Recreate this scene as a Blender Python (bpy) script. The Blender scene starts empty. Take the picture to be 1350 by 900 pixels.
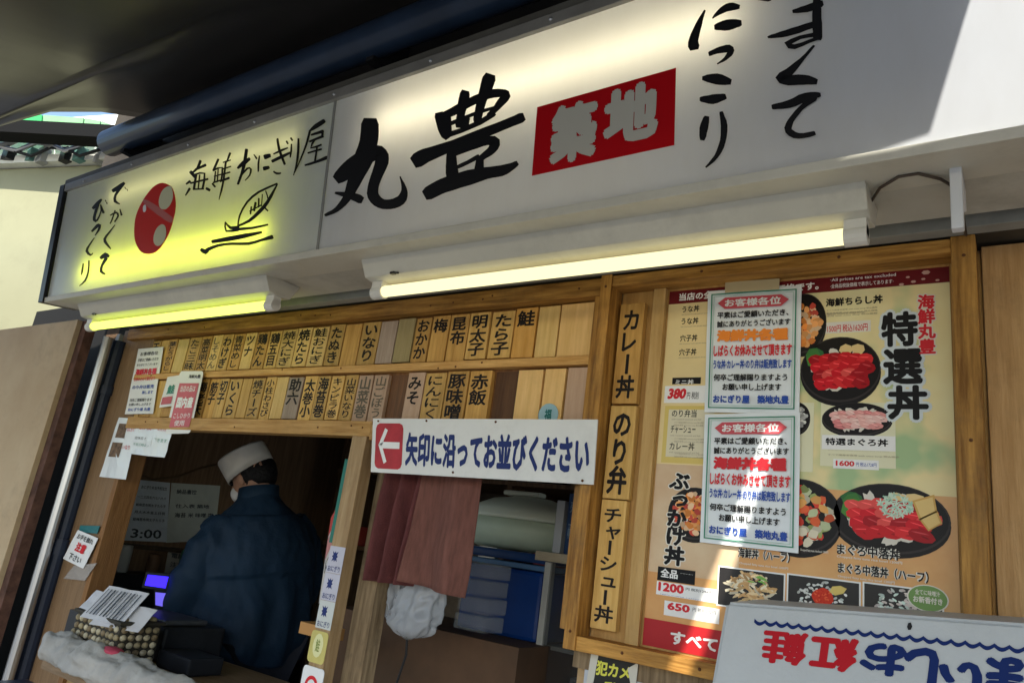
import bpy, bmesh, math, random
from mathutils import Vector, Matrix, Euler, noise
random.seed(7)
SC = bpy.context.scene
COL = SC.collection
R = math.radians

# ---------------------------------------------------------------- camera
CAMP = Vector((0, 0, 1.45))
cam = bpy.data.objects.new('camera', bpy.data.cameras.new('camera'))
COL.objects.link(cam)
cam.data.sensor_width = 36
cam.data.lens = 25.83
cam.data.clip_start = 0.02
cam.data.clip_end = 3000
_r = Vector((0.8237445, 0.55147133, 0.13162206))
_u = Vector((0.04797318, -0.29911752, 0.95300959))
_f = Vector((-0.56492793, 0.77872209, 0.27285225))
cam.matrix_world = Matrix(((_r.x, _u.x, -_f.x, CAMP.x), (_r.y, _u.y, -_f.y, CAMP.y), (_r.z, _u.z, -_f.z, CAMP.z), (0, 0, 0, 1)))
SC.camera = cam

# ---------------------------------------------------------------- light
SUN = Vector((-0.39, 1.0, -0.9)).normalized()          # travel direction
world = bpy.data.worlds.new("World")
SC.world = world
world.use_nodes = True
wn = world.node_tree.nodes
wl = world.node_tree.links
wn.clear()
sky = wn.new('ShaderNodeTexSky')
sky.sky_type = 'NISHITA'
sky.sun_disc = False
sky.sun_elevation = math.asin(-SUN.z)
sky.sun_rotation = math.atan2(-SUN.x, -SUN.y)
bg = wn.new('ShaderNodeBackground')
bg.inputs[1].default_value = 0.12
wo = wn.new('ShaderNodeOutputWorld')
wl.new(sky.outputs[0], bg.inputs[0])
wl.new(bg.outputs[0], wo.inputs[0])
sl = bpy.data.lights.new('sun', 'SUN')
sl.energy = 2.8
sl.angle = R(0.53)
sl.color = (1, .94, .84)
so = bpy.data.objects.new('sun', sl)
COL.objects.link(so)
so.rotation_euler = SUN.to_track_quat('-Z', 'Y').to_euler()
so.location = (3, -6, 8)
SC.view_settings.view_transform = 'Standard'
SC.view_settings.look = 'None'
SC.view_settings.exposure = 1.48
SC.view_settings.gamma = 1
SC.cycles.max_bounces = 8
SC.cycles.diffuse_bounces = 4
SC.cycles.transparent_max_bounces = 12
SC.cycles.sample_clamp_indirect = 4

# ---------------------------------------------------------------- materials
_m = {}
def mat(name, col=(.5, .5, .5), rough=.6, metal=0, var=0.0, scale=8, stretch=(1, 1, 1), bump=0.0, bscale=60, spec=.22,
        emit=None, es=0, alpha=1, trans=0, col2=None, coat=0, dirt=0.0, pv=0.0):
    if name in _m:
        return _m[name]
    m = bpy.data.materials.new(name)
    m.use_nodes = True
    nt = m.node_tree
    b = nt.nodes['Principled BSDF']
    b.inputs['Roughness'].default_value = rough
    b.inputs['Metallic'].default_value = metal
    b.inputs['Specular IOR Level'].default_value = spec
    b.inputs['Alpha'].default_value = alpha
    b.inputs['Transmission Weight'].default_value = trans
    b.inputs['Coat Weight'].default_value = coat
    b.inputs['Coat Roughness'].default_value = .15
    b.inputs['Base Color'].default_value = (*col, 1)
    tc = nt.nodes.new('ShaderNodeTexCoord')
    mp = nt.nodes.new('ShaderNodeMapping')
    mp.inputs['Scale'].default_value = stretch
    nt.links.new(tc.outputs['Object'], mp.inputs[0])
    oi = nt.nodes.new('ShaderNodeObjectInfo')
    vm = nt.nodes.new('ShaderNodeMath'); vm.operation = 'MULTIPLY'; vm.inputs[1].default_value = 37
    nt.links.new(oi.outputs['Random'], vm.inputs[0])
    nt.links.new(vm.outputs[0], mp.inputs['Location'])
    if var or col2:
        n = nt.nodes.new('ShaderNodeTexNoise')
        n.inputs['Scale'].default_value = scale
        n.inputs['Detail'].default_value = 5
        n.inputs['Roughness'].default_value = .6
        nt.links.new(mp.outputs[0], n.inputs[0])
        cr = nt.nodes.new('ShaderNodeValToRGB')
        c2 = col2 or tuple(min(1, c * (1 + var)) for c in col)
        c1 = col if col2 else tuple(c * (1 - var) for c in col)
        cr.color_ramp.elements[0].position = .32
        cr.color_ramp.elements[1].position = .68
        cr.color_ramp.elements[0].color = (*c1, 1)
        cr.color_ramp.elements[1].color = (*c2, 1)
        nt.links.new(n.outputs[0], cr.inputs[0])
        last = cr.outputs[0]
        if dirt:
            n3 = nt.nodes.new('ShaderNodeTexNoise'); n3.inputs['Scale'].default_value = 5; n3.inputs['Detail'].default_value = 9
            n3.inputs['Roughness'].default_value = .75
            nt.links.new(tc.outputs['Object'], n3.inputs[0])
            r3 = nt.nodes.new('ShaderNodeValToRGB'); r3.color_ramp.elements[0].position = .5; r3.color_ramp.elements[1].position = .75
            nt.links.new(n3.outputs[0], r3.inputs[0])
            d3 = nt.nodes.new('ShaderNodeMath'); d3.operation = 'MULTIPLY'; d3.inputs[1].default_value = dirt
            nt.links.new(r3.outputs[0], d3.inputs[0])
            mx = nt.nodes.new('ShaderNodeMixRGB'); mx.inputs[2].default_value = (.07, .055, .035, 1)
            nt.links.new(d3.outputs[0], mx.inputs[0]); nt.links.new(last, mx.inputs[1])
            last = mx.outputs[0]
        if pv:
            hs = nt.nodes.new('ShaderNodeHueSaturation'); mr = nt.nodes.new('ShaderNodeMapRange')
            mr.inputs['To Min'].default_value = 1 - pv; mr.inputs['To Max'].default_value = 1 + pv * .6
            nt.links.new(oi.outputs['Random'], mr.inputs['Value']); nt.links.new(mr.outputs[0], hs.inputs['Value'])
            nt.links.new(last, hs.inputs['Color']); last = hs.outputs[0]
        nt.links.new(last, b.inputs['Base Color'])
    if bump:
        n2 = nt.nodes.new('ShaderNodeTexNoise')
        n2.inputs['Scale'].default_value = bscale
        n2.inputs['Detail'].default_value = 4
        nt.links.new(mp.outputs[0], n2.inputs[0])
        bu = nt.nodes.new('ShaderNodeBump')
        bu.inputs['Strength'].default_value = bump
        bu.inputs['Distance'].default_value = .01
        nt.links.new(n2.outputs[0], bu.inputs['Height'])
        nt.links.new(bu.outputs[0], b.inputs['Normal'])
    if emit:
        b.inputs['Emission Color'].default_value = (*emit, 1)
        b.inputs['Emission Strength'].default_value = es
    _m[name] = m
    return m

def wood(name, c1, c2, vertical=True, rough=.55, dirt=0.0, coat=0.0):
    return mat(name, c1, rough, col2=c2, scale=9, stretch=(9, 9, .7) if vertical else (.7, 9, 9), bump=.25, bscale=30, dirt=max(dirt, .22), coat=coat, pv=.26)

W_TAG = [wood('tag_wood_a', (.50, .29, .075), (.68, .43, .14)), wood('tag_wood_b', (.40, .21, .05), (.60, .35, .10)),
         wood('tag_wood_c', (.58, .37, .12), (.74, .51, .20))]
W_ORANGE = wood('tag_wood_orange', (.50, .25, .05), (.62, .34, .09))
W_GREY = wood('tag_wood_grey', (.30, .22, .16), (.40, .31, .24))
W_PALE = wood('tag_wood_pale', (.62, .38, .13), (.74, .48, .20))
W_PINK = wood('tag_wood_pinkish', (.48, .31, .20), (.55, .38, .26))
W_BROWN = wood('tag_wood_dark', (.10, .045, .02), (.17, .08, .035))
W_RAIL = wood('rail_wood', (.40, .20, .05), (.62, .37, .13), vertical=False)
W_FRAME = wood('frame_wood', (.20, .085, .014), (.54, .28, .065), dirt=.6)
W_FRAMEH = wood('frame_wood_level', (.20, .085, .014), (.54, .28, .065), vertical=False, dirt=.5)
W_BACK = wood('board_wood', (.12, .05, .014), (.22, .10, .03))
W_POST = wood('post_wood', (.38, .24, .11), (.54, .37, .19), dirt=.35)
W_OLD = wood('weathered_wood', (.16, .11, .06), (.36, .26, .15), dirt=.95, rough=.85)
W_SIDE = wood('side_board_wood', (.20, .12, .06), (.27, .17, .09))
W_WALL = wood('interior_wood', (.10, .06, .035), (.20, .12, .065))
W_FASCIA = wood('lower_wall_wood', (.42, .25, .10), (.52, .34, .15), vertical=False)
INK = mat('black_ink', (.006, .006, .007), .55)
INKW = mat('brush_ink', (.012, .009, .008), .6)
FADED = mat('faded_ink', (.12, .10, .07), .7)
WHITEP = mat('white_paper', (.78, .78, .76), .55, var=.04, scale=6)
LAMIN = mat('laminated_white', (.74, .78, .80), .22, var=.03, scale=3, bump=.5, bscale=9)
RED = mat('print_red', (.62, .02, .03), .4)
DRED = mat('print_dark_red', (.13, .008, .012), .35)
ORANGE = mat('print_orange', (.85, .25, .03), .4)
NAVY = mat('print_navy', (.015, .03, .14), .5)
BLUE = mat('print_blue', (.02, .07, .35), .4)
GREEN = mat('print_green', (.03, .22, .13), .4)
YEL = mat('print_yellow', (.80, .74, .05), .4)
PRW = mat('print_white', (.80, .80, .78), .4)
METAL = mat('painted_metal_cream', (.52, .51, .44), .4, var=.07, scale=5, dirt=.22)
CREAM = mat('cream_soffit', (.46, .45, .39), .5, var=.12, scale=2.2, dirt=.4, bump=.15, bscale=3)
BLACKM = mat('black_metal', (.015, .015, .016), .35)
SILVER = mat('silver_pipe', (.45, .46, .47), .28, metal=.85)
DARK = mat('dark_plastic', (.02, .022, .026), .4, var=.3)
STEEL = mat('alu_trim', (.30, .29, .26), .4, metal=.4, var=.15, scale=6, dirt=.25)

# ---------------------------------------------------------------- helpers
def obj(name, data, m=None, parent=None, smooth=False):
    if isinstance(data, bmesh.types.BMesh):
        me = bpy.data.meshes.new(name)
        data.to_mesh(me); data.free()
    else:
        me = data
    if m is not None and not me.materials:
        me.materials.append(m)
    if smooth:
        for p in me.polygons: p.use_smooth = True
    o = bpy.data.objects.new(name, me)
    COL.objects.link(o)
    if parent is not None:
        o.parent = parent
        w = worldpos(parent)
        me.transform(Matrix.Translation(-w))
    return o

def worldpos(o):
    w = Vector(o.location)
    while o.parent is not None:
        o = o.parent; w = w + Vector(o.location)
    return w

def thing(name, label, cat, loc, group=None):
    o = bpy.data.objects.new(name, None)
    o.empty_display_size = .05
    COL.objects.link(o)
    o.location = loc
    return tag(o, label, cat, group)

def tag(o, label, cat, group=None):
    o['label'] = label; o['category'] = cat
    if group: o['group'] = group
    return o

def struct(o):
    o['kind'] = 'structure'; return o

def box(bm, a, b, bev=0):
    (x0, y0, z0), (x1, y1, z1) = a, b
    g = bmesh.ops.create_cube(bm, size=1)
    c = Vector(((x0 + x1) / 2, (y0 + y1) / 2, (z0 + z1) / 2))
    s = Vector((abs(x1 - x0), abs(y1 - y0), abs(z1 - z0)))
    for v in g['verts']:
        v.co = Vector((v.co.x * s.x, v.co.y * s.y, v.co.z * s.z)) + c
    if bev:
        es = list({e for v in g['verts'] for e in v.link_edges})
        bmesh.ops.bevel(bm, geom=es, offset=bev, segments=2, affect='EDGES', profile=.6)
    return bm

def boxo(name, a, b, m, parent=None, bev=.0015):
    bm = bmesh.new(); box(bm, a, b, bev)
    return obj(name, bm, m, parent)

def prism(bm, pts, ext):
    """polygon of 3-D points extruded along ext"""
    ext = Vector(ext)
    A = [bm.verts.new(p) for p in pts]
    B = [bm.verts.new(Vector(p) + ext) for p in pts]
    n = len(pts)
    for f in (A, B[::-1]):
        try: bm.faces.new(f)
        except ValueError: pass
    for i in range(n):
        bm.faces.new((A[i], B[i], B[(i + 1) % n], A[(i + 1) % n]))
    bmesh.ops.recalc_face_normals(bm, faces=bm.faces)
    return bm

def tube(bm, pts, r, seg=10, cap=True):
    pts = [Vector(p) for p in pts]
    rings = []
    up = Vector((.123, .3, .9)).normalized()
    rs = r if isinstance(r, (list, tuple)) else [r] * len(pts)
    for i, p in enumerate(pts):
        t = (pts[min(i + 1, len(pts) - 1)] - pts[max(i - 1, 0)]).normalized()
        a = t.cross(up).normalized(); b = t.cross(a)
        rings.append([bm.verts.new(p + (a * math.cos(2 * math.pi * k / seg) + b * math.sin(2 * math.pi * k / seg)) * rs[i]) for k in range(seg)])
    for i in range(len(rings) - 1):
        for k in range(seg):
            bm.faces.new((rings[i][k], rings[i][(k + 1) % seg], rings[i + 1][(k + 1) % seg], rings[i + 1][k]))
    if cap:
        bm.faces.new(rings[0][::-1]); bm.faces.new(rings[-1])
    bmesh.ops.recalc_face_normals(bm, faces=bm.faces)
    return bm

class Quad:
    """flat sheet given by its four corners; P(u,v,d): u right, v down, d out towards the street"""
    def __init__(s, tl, tr, br, bl, n=(0, -1, 0)):
        s.c = [Vector(p) for p in (tl, tr, br, bl)]; s.n = Vector(n).normalized()
    def P(s, u, v, d=0):
        a, b, c, e = s.c
        return (a * (1 - u) + b * u) * (1 - v) + (e * (1 - u) + c * u) * v + s.n * d

def q2(x0, z0, x1, z1, Y):
    return Quad((x0, Y, z0), (x1, Y, z0), (x1, Y, z1), (x0, Y, z1))

def qpx(p, Y):
    return Quad(*[(a, Y, b) for a, b in p])

def sheet(name, q, m, parent=None, th=.002, nx=1, wob=0, rnd=0):
    bm = bmesh.new()
    if rnd:
        pts = []
        for cx, cy, a0 in ((1 - rnd, rnd, 1.5), (1 - rnd, 1 - rnd, 0), (rnd, 1 - rnd, .5), (rnd, rnd, 1)):
            for k in range(4):
                t = (a0 + k / 6) * math.pi
                pts.append(q.P(cx + rnd * math.cos(t), cy + rnd * math.sin(t), 0))
        prism(bm, pts, q.n * th)
        return obj(name, bm, m, parent)
    g = [[None] * (nx + 1) for _ in range(nx + 1)]
    h = [[None] * (nx + 1) for _ in range(nx + 1)]
    for i in range(nx + 1):
        for j in range(nx + 1):
            u, v = i / nx, j / nx
            w = wob * noise.noise(Vector((u * 3, v * 3, q.c[0].x * 9 + q.c[0].z * 5)))
            g[i][j] = bm.verts.new(q.P(u, v, th + w)); h[i][j] = bm.verts.new(q.P(u, v, w))
    for i in range(nx):
        for j in range(nx):
            bm.faces.new((g[i][j], g[i][j + 1], g[i + 1][j + 1], g[i + 1][j]))
            bm.faces.new((h[i][j], h[i + 1][j], h[i + 1][j + 1], h[i][j + 1]))
    for k in range(nx):
        bm.faces.new((g[k][0], g[k + 1][0], h[k + 1][0], h[k][0]))
        bm.faces.new((g[k + 1][nx], g[k][nx], h[k][nx], h[k + 1][nx]))
        bm.faces.new((g[0][k + 1], g[0][k], h[0][k], h[0][k + 1]))
        bm.faces.new((g[nx][k], g[nx][k + 1], h[nx][k + 1], h[nx][k]))
    return obj(name, bm, m, parent)

# ------------------------------------------------ lettering from the built-in font
_gl = {}
def glyphs(s, bold=0.0):
    k = s
    if k in _gl: return _gl[k]
    c = bpy.data.curves.new('lettering_curve', 'FONT')
    c.body = s; c.resolution_u = 2; c.fill_mode = 'FRONT'
    o = bpy.data.objects.new('lettering_curve', c)
    COL.objects.link(o)
    bpy.context.view_layer.update()
    me = bpy.data.meshes.new_from_object(o.evaluated_get(bpy.context.evaluated_depsgraph_get()))
    v = [(p.co.x, p.co.y) for p in me.vertices]
    f = [tuple(p.vertices) for p in me.polygons]
    bpy.data.objects.remove(o); bpy.data.curves.remove(c); bpy.data.meshes.remove(me)
    xs = [p[0] for p in v] or [0, 1]; ys = [p[1] for p in v] or [0, 1]
    _gl[k] = (v, f, (min(xs), min(ys), max(xs), max(ys)))
    return _gl[k]

class Ink:
    """collects glyphs laid on a Quad; th = thickness of the print"""
    def __init__(s, q, d=.003): s.q = q; s.d = d; s.v = []; s.f = []; s.k = 0
    def _add(s, v, f, fn, bold=0):
        if bold < .008: sh = [(0, 0)]
        elif bold < .022: sh = [(bold, 0), (-bold, 0), (0, bold), (0, -bold)]
        else:
            n = 8 if bold < .07 else 12
            sh = [(bold * math.cos(6.2832 * i / n), bold * math.sin(6.2832 * i / n)) for i in range(n)] + [(0, 0)]
            if bold > .07: sh += [(bold * .5 * math.cos(1.5708 * i), bold * .5 * math.sin(1.5708 * i)) for i in range(4)]
        for ax, ay in sh:
            o = len(s.v); s.k += 1
            dd = s.d + (s.k % 13) * .000012
            for x, y in v: s.v.append(s.q.P(*fn(x + ax, y + ay), dd))
            s.f += [tuple(i + o for i in t) for t in f]
    def line(s, t, u0, v0, u1, v1, bold=.02, skew=0, flip=False):
        v, f, (a, b, c, d) = glyphs(t, bold)
        if c - a < 1e-5 or d - b < 1e-5: return s
        a -= bold; b -= bold; c += bold; d += bold
        def fn(x, y):
            X = (x - a) / (c - a); Y = 1 - (y - b) / (d - b)
            if flip: X, Y = 1 - X, 1 - Y
            return (u0 + (u1 - u0) * X + skew * (1 - Y) * (v1 - v0), v0 + (v1 - v0) * Y)
        s._add(v, f, fn, bold); return s
    def col(s, t, uc, v0, v1, w, bold=.02, gap=.06, shear=0, only=None):
        n = len(t); h = (v1 - v0) / n
        for i, ch in enumerate(t):
            if ch == ' ': continue
            v, f, (a, b, c, d) = glyphs('｜' if ch == 'ー' and 0 else ch, bold)
            if not v: continue
            mx, my = (a + c) / 2, (b + d) / 2
            small = ch in 'っょゅゃャッュョ'
            sc_ = 1 / .92 * (1 - gap)
            if small: my += .08; mx -= .1
            if ch == 'ー':
                def fn(x, y, i=i): return (uc - (y - my) * w * sc_ * 1.1, v0 + h * (i + .5) + (x - mx) * h * sc_)
            else:
                def fn(x, y, i=i): return (uc + (x - mx) * w * sc_ + shear * (y - my) * h, v0 + h * (i + .5) - (y - my) * h * sc_)
            s._add(v, f, fn, bold)
        return s
    def done(s, name, m, parent):
        me = bpy.data.meshes.new(name)
        me.from_pydata([tuple(p) for p in s.v], [], s.f)
        return obj(name, me, m, parent)

def poly(name, pts, m, parent, th=.0008):
    bm = bmesh.new(); prism(bm, pts, (0, -th, 0))
    return obj(name, bm, m, parent)

def rect(name, q, u0, v0, u1, v1, m, parent, d=.0024, th=.0005):
    bm = bmesh.new()
    prism(bm, [q.P(u0, v0, d), q.P(u1, v0, d), q.P(u1, v1, d), q.P(u0, v1, d)], q.n * th)
    return obj(name, bm, m, parent)

# ================================================================ GROUND, SKY SIDE
D = 1.6                                                   # shop front plane
bm = bmesh.new(); box(bm, (-300, -300, -.3), (300, 300, 0))
struct(obj('pavement', bm, mat('pavement', (.16, .16, .155), .85, var=.2, scale=3, bump=.3)))

# ================================================================ SHOP BUILDING
PL = mat('plaster_cream', (.42, .40, .34), .8, var=.12, scale=3, dirt=.3)
shop = thing('takeaway_shop', 'narrow takeaway shop front with wooden hatches and cream soffit', 'shop', (-1.6, 1.6, 0))
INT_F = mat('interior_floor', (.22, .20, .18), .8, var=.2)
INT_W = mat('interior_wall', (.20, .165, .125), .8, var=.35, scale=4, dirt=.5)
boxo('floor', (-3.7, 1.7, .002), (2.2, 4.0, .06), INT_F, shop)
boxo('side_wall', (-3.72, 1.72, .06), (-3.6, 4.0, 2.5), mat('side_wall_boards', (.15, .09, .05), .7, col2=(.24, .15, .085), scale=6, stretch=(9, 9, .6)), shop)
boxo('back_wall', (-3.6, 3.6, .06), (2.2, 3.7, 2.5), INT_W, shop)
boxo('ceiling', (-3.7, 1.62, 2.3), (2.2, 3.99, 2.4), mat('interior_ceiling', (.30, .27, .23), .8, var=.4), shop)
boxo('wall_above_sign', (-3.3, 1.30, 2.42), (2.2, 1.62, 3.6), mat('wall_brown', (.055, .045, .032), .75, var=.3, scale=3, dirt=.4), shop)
boxo('soffit', (-3.14, 1.205, 2.163), (2.2, 1.47, 2.18), CREAM, shop)
boxo('soffit_gap', (-3.14, 1.47, 2.21), (2.2, 1.625, 2.22), mat('gap_dark', (.03, .035, .03), .7), shop)
boxo('lintel_trim', (-3.14, 1.50, 2.152), (2.2, 1.535, 2.19), mat('trim_grey', (.27, .27, .24), .5, var=.15, dirt=.3), shop)
boxo('lintel', (-3.14, 1.536, 2.157), (2.2, 1.66, 2.2), mat('lintel_dark', (.06, .05, .035), .7, var=.3), shop)
boxo('roof_slab', (-3.3, 1.62, 3.0), (2.2, 4.2, 3.6), PL, shop)
# lower front wall under the hatches
boxo('counter_front', (-3.0, 1.585, .002), (-1.66, 1.66, .86), W_FASCIA, shop)
boxo('counter_top', (-2.80, 1.40, .86), (-1.69, 1.98, .90), wood('counter_wood', (.16, .10, .05), (.25, .17, .10), vertical=False), shop)
boxo('right_wall', (-.86, 1.612, .002), (2.2, 1.70, 2.15), mat('panel_ply', (.36, .23, .11), .7, col2=(.46, .31, .16), scale=5, stretch=(.8, 9, 9), dirt=.3), shop)
boxo('middle_front', (-1.50, 1.60, .002), (-.86, 1.66, .86), W_FASCIA, shop)
for k in range(14):
    boxo('wall_board', (-.048 + .115 * k, 1.590 + .002 * (k % 2), .3), (-.048 + .115 * k + .111, 1.6115, 2.148), wood('wall_board_wood', (.34, .19, .07), (.46, .28, .12), dirt=.4), shop)
for k in range(12):
    bm = bmesh.new(); bmesh.ops.create_uvsphere(bm, u_segments=8, v_segments=5, radius=.0045, matrix=Matrix.Translation((-2.9 + .28 * k, 1.204, 2.172))); obj('soffit_screw', bm, mat('rust', (.12, .05, .02), .8), shop)
# left side board of the hatch
boxo('side_board', (-3.245, 1.575, .3), (-2.985, 1.60, 2.157), W_SIDE, shop)
boxo('side_board_edge', (-2.985, 1.57, .3), (-2.955, 1.66, 1.72), wood('side_edge_wood', (.20, .09, .03), (.28, .14, .05)), shop)

# hatch posts
post = thing('hatch_post', 'pale wooden post between the two hatches, covered in small stickers below', 'post', (-1.63, 1.58, 0))
boxo('post_front', (-1.672, 1.555, .3), (-1.612, 1.60, 1.722), W_POST, post)
post2 = boxo('weathered_post', (-1.628, 1.645, .2), (-1.552, 1.70, 1.715), W_OLD)
tag(post2, 'rough weathered wooden post just right of the stickered one', 'post')
# stickers on the post
LIL = mat('sticker_lilac', (.50, .49, .56), .4, var=.08)
for i, (za, zb) in enumerate(((1.40, 1.325), (1.325, 1.25), (1.25, 1.175))):
    s = thing('sticker', ('top one', 'middle one', 'lowest one')[i] + ' of three lilac square stickers on the wooden post', 'sticker', (-1.642, 1.554, zb), 'lilac stickers on the hatch post')
    q = q2(-1.673, za - .001, -1.611, zb, 1.5545)
    sheet('backing', q, LIL if i < 2 else mat('sticker_pale', (.56, .58, .55), .4), s, .001)
    bm = bmesh.new()
    pts = []
    for k in range(16):
        a = k * math.pi / 8; r_ = .17 if k % 2 else (.34 if k % 4 else .26)
        pts.append(q.P(.42 + r_ * math.cos(a) * .75, .38 + r_ * math.sin(a) * .8, .0012))
    prism(bm, pts, (0, -.0003, 0)); obj('flower_print', bm, NAVY, s)
    Ink(q, .0018).line('おにぎり', .1, .72, .9, .94, .01).done('lettering', NAVY, s)
s = thing('sticker', 'yellow sticker with green oval below the lilac stickers', 'sticker', (-1.64, 1.554, 1.10))
q = q2(-1.68, 1.168, -1.612, 1.085, 1.5535)
sheet('backing', q, mat('sticker_yellow', (.60, .52, .16), .4, var=.15), s, .001, rnd=.15)
bm = bmesh.new(); prism(bm, [q.P(.5 + .3 * math.cos(t * .5), .45 + .38 * math.sin(t * .5), .0012) for t in range(13)], (0, -.0004, 0)); obj('oval_print', bm, mat('sticker_oval', (.70, .68, .35), .4), s)
Ink(q, .002).line('鮭', .38, .25, .62, .65, .01).done('lettering', mat('olive_print', (.2, .25, .05), .5), s)
s = thing('small_sign', 'white card with a red ring low on the hatch post', 'sign', (-1.64, 1.553, .95))
q = q2(-1.685, 1.075, -1.60, .93, 1.553)
sheet('card', q, WHITEP, s, .002, rnd=.1)
bm = bmesh.new()
for k in range(24):
    a0, a1 = k * math.pi / 12, (k + 1) * math.pi / 12
    f = lambda r_, a: q.P(.5 + r_ * math.cos(a), .33 + r_ * .6 * math.sin(a), .0026)
    bm.faces.new([bm.verts.new(p) for p in (f(.30, a0), f(.30, a1), f(.19, a1), f(.19, a0))])
obj('red_ring', bm, RED, s)
Ink(q, .0026).line('禁煙', .15, .66, .85, .92, .02).done('lettering', RED, s)

# ================================================================ WOODEN TAG BOARD
board = thing('menu_board', 'long wooden board with two rows of hanging wooden menu tags above the hatches', 'menu board', (-2.0, 1.6, 1.72))
boxo('back_panel', (-3.13, 1.592, 1.745), (-.87, 1.605, 2.14), W_BACK, board)
boxo('top_rail', (-3.16, 1.548, 2.104), (-.863, 1.60, 2.15), W_FRAMEH, board)
boxo('middle_rail', (-3.05, 1.567, 1.927), (-.884, 1.592, 1.950), W_RAIL, board)
boxo('bottom_rail', (-2.98, 1.553, 1.722), (-1.60, 1.60, 1.768), W_RAIL, board)
boxo('bottom_rail', (-1.60, 1.553, 1.712), (-.884, 1.60, 1.758), W_RAIL, board)
boxo('end_rail', (-.885, 1.553, 1.30), (-.862, 1.60, 2.104), W_FRAME, board)
top = [(-3.09, -2.99, 'う巻', 0), (-2.99, -2.926, '玉子', 0), (-2.926, -2.869, '', 0), (-2.869, -2.80, '葉とうがらし', 1), (-2.80, -2.72, '', 3), (-2.72, -2.638, 'たこ三昧', 0), (-2.638, -2.566, '高菜明太', 1),
       (-2.566, -2.497, 'しそめん', 2), (-2.497, -2.429, 'わけぎ', 0), (-2.429, -2.357, '青菜めし', 1), (-2.357, -2.288, 'ツナ', 2), (-2.288, -2.217, '鶏たん', 1), (-2.217, -2.148, '鶏五目', 0),
       (-2.148, -2.062, '焼大にぎ', 2), (-2.062, -1.985, '焼たら', 2), (-1.985, -1.899, '鮭おにぎ', 2), (-1.899, -1.825, 'たぬき', 0), (-1.825, -1.746, '', 1), (-1.746, -1.662, 'いなり', 0),
       (-1.662, -1.587, '', 4), (-1.587, -1.513, '', 5), (-1.513, -1.448, 'おかか', 1), (-1.448, -1.377, '梅', 1), (-1.377, -1.303, '昆布', 1), (-1.303, -1.226, '明太子', 0), (-1.226, -1.144, 'たら子', 0),
       (-1.144, -1.069, '鮭', 6), (-1.069, -.998, '', 2), (-.998, -.886, '', 7)]
bot = [(-3.05, -2.95, '', 0), (-2.95, -2.87, '明太子', 1), (-2.87, -2.79, '', 0), (-2.79, -2.70, '梅干', 1), (-2.70, -2.585, '', 8), (-2.585, -2.511, '海老天', 1), (-2.511, -2.447, '筋子', 1), (-2.447, -2.386, '切子', 0), (-2.386, -2.308, 'いくら', 0), (-2.308, -2.251, '', 0), (-2.251, -2.178, '焼チーズ', 0),
       (-2.178, -2.119, '小柱わさび', 0), (-2.119, -2.053, '', 2), (-2.053, -1.974, '助六', 4), (-1.974, -1.907, '太巻小', 0), (-1.907, -1.841, '海苔巻', 0), (-1.841, -1.778, 'キンピラ巻', 0),
       (-1.778, -1.717, '山菜いなり', 0), (-1.717, -1.650, '山菜巻', 9), (-1.650, -1.585, '山ごぼう', 9), (-1.585, -1.508, '', 8), (-1.508, -1.437, 'みそ', 9), (-1.437, -1.354, 'にんにく', 0), (-1.354, -1.272, '豚味噌', 1),
       (-1.272, -1.192, '赤飯', 1), (-1.192, -1.108, '', 8), (-1.108, -1.025, '', 7), (-1.025, -.957, '', 7), (-.957, -.886, '', 9)]
MT = [W_TAG[0], W_TAG[1], W_TAG[2], wood('tag_wood_mustard', (.50, .34, .10), (.60, .43, .17)), W_GREY, wood('tag_wood_olive', (.38, .30, .13), (.46, .36, .17)), W_ORANGE, W_PALE, W_BROWN, W_PINK]
for row, (za, zb) in ((top, (2.098, 1.953)), (bot, (1.923, 1.771))):
    for i, (a, b, t, k) in enumerate(row):
        g_ = .0028
        dy = random.uniform(0, .004) - (.012 if k == 8 else 0)
        y = 1.578 - dy if k != 8 else 1.589
        tg = boxo('menu_tag', (a + g_, y, zb + random.uniform(0, .004)), (b - g_, 1.5915, za - random.uniform(0, .005)), MT[k], board, bev=.0012)
        if t:
            q = q2(a + g_, za, b - g_, zb, y)
            n = len(t)
            h = min(.97, .06 + n * .31)
            faint = (row is bot and 13 <= i <= 20) or (row is top and i < 14)
            jit = random.uniform(-.03, .03)
            Ink(q, .0004).col(t, .5 + jit, .05 + random.uniform(0, .03), .03 + h * .93, .82, .028 if n < 4 else .018).done('lettering', INKW if not (t in ('山ごぼう', '山菜巻', 'しそめん')) else FADED, tg)
rg = random.Random(77)
for k in range(26):
    x = rg.uniform(-3.0, -.9); z = rg.choice([2.127, 1.938, 1.745]) + rg.uniform(-.008, .008)
    bm = bmesh.new(); bmesh.ops.create_uvsphere(bm, u_segments=8, v_segments=5, radius=.003, matrix=Matrix.Translation((x, {2: 1.548, 1: 1.567, 0: 1.553}[2 if z > 2 else (1 if z > 1.85 else 0)], z))); obj('nail_head', bm, mat('rust', (.12, .05, .02), .8), board)
# small round sticker
s = thing('round_sticker', 'small pale blue round sticker on the blank tags above the arrow sign', 'sticker', (-.996, 1.572, 1.79))
bm = bmesh.new(); prism(bm, [(-.996 + .03 * math.cos(t * .393), 1.5735, 1.797 + .03 * math.sin(t * .393)) for t in range(16)], (0, -.001, 0)); obj('disc', bm, mat('sticker_blue', (.30, .47, .52), .4), s)
Ink(q2(-1.02, 1.815, -.972, 1.78, 1.5722), .0005).line('福', .28, .1, .72, .95, .03).done('lettering', mat('teal_print', (.02, .15, .14), .5), s)

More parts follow.
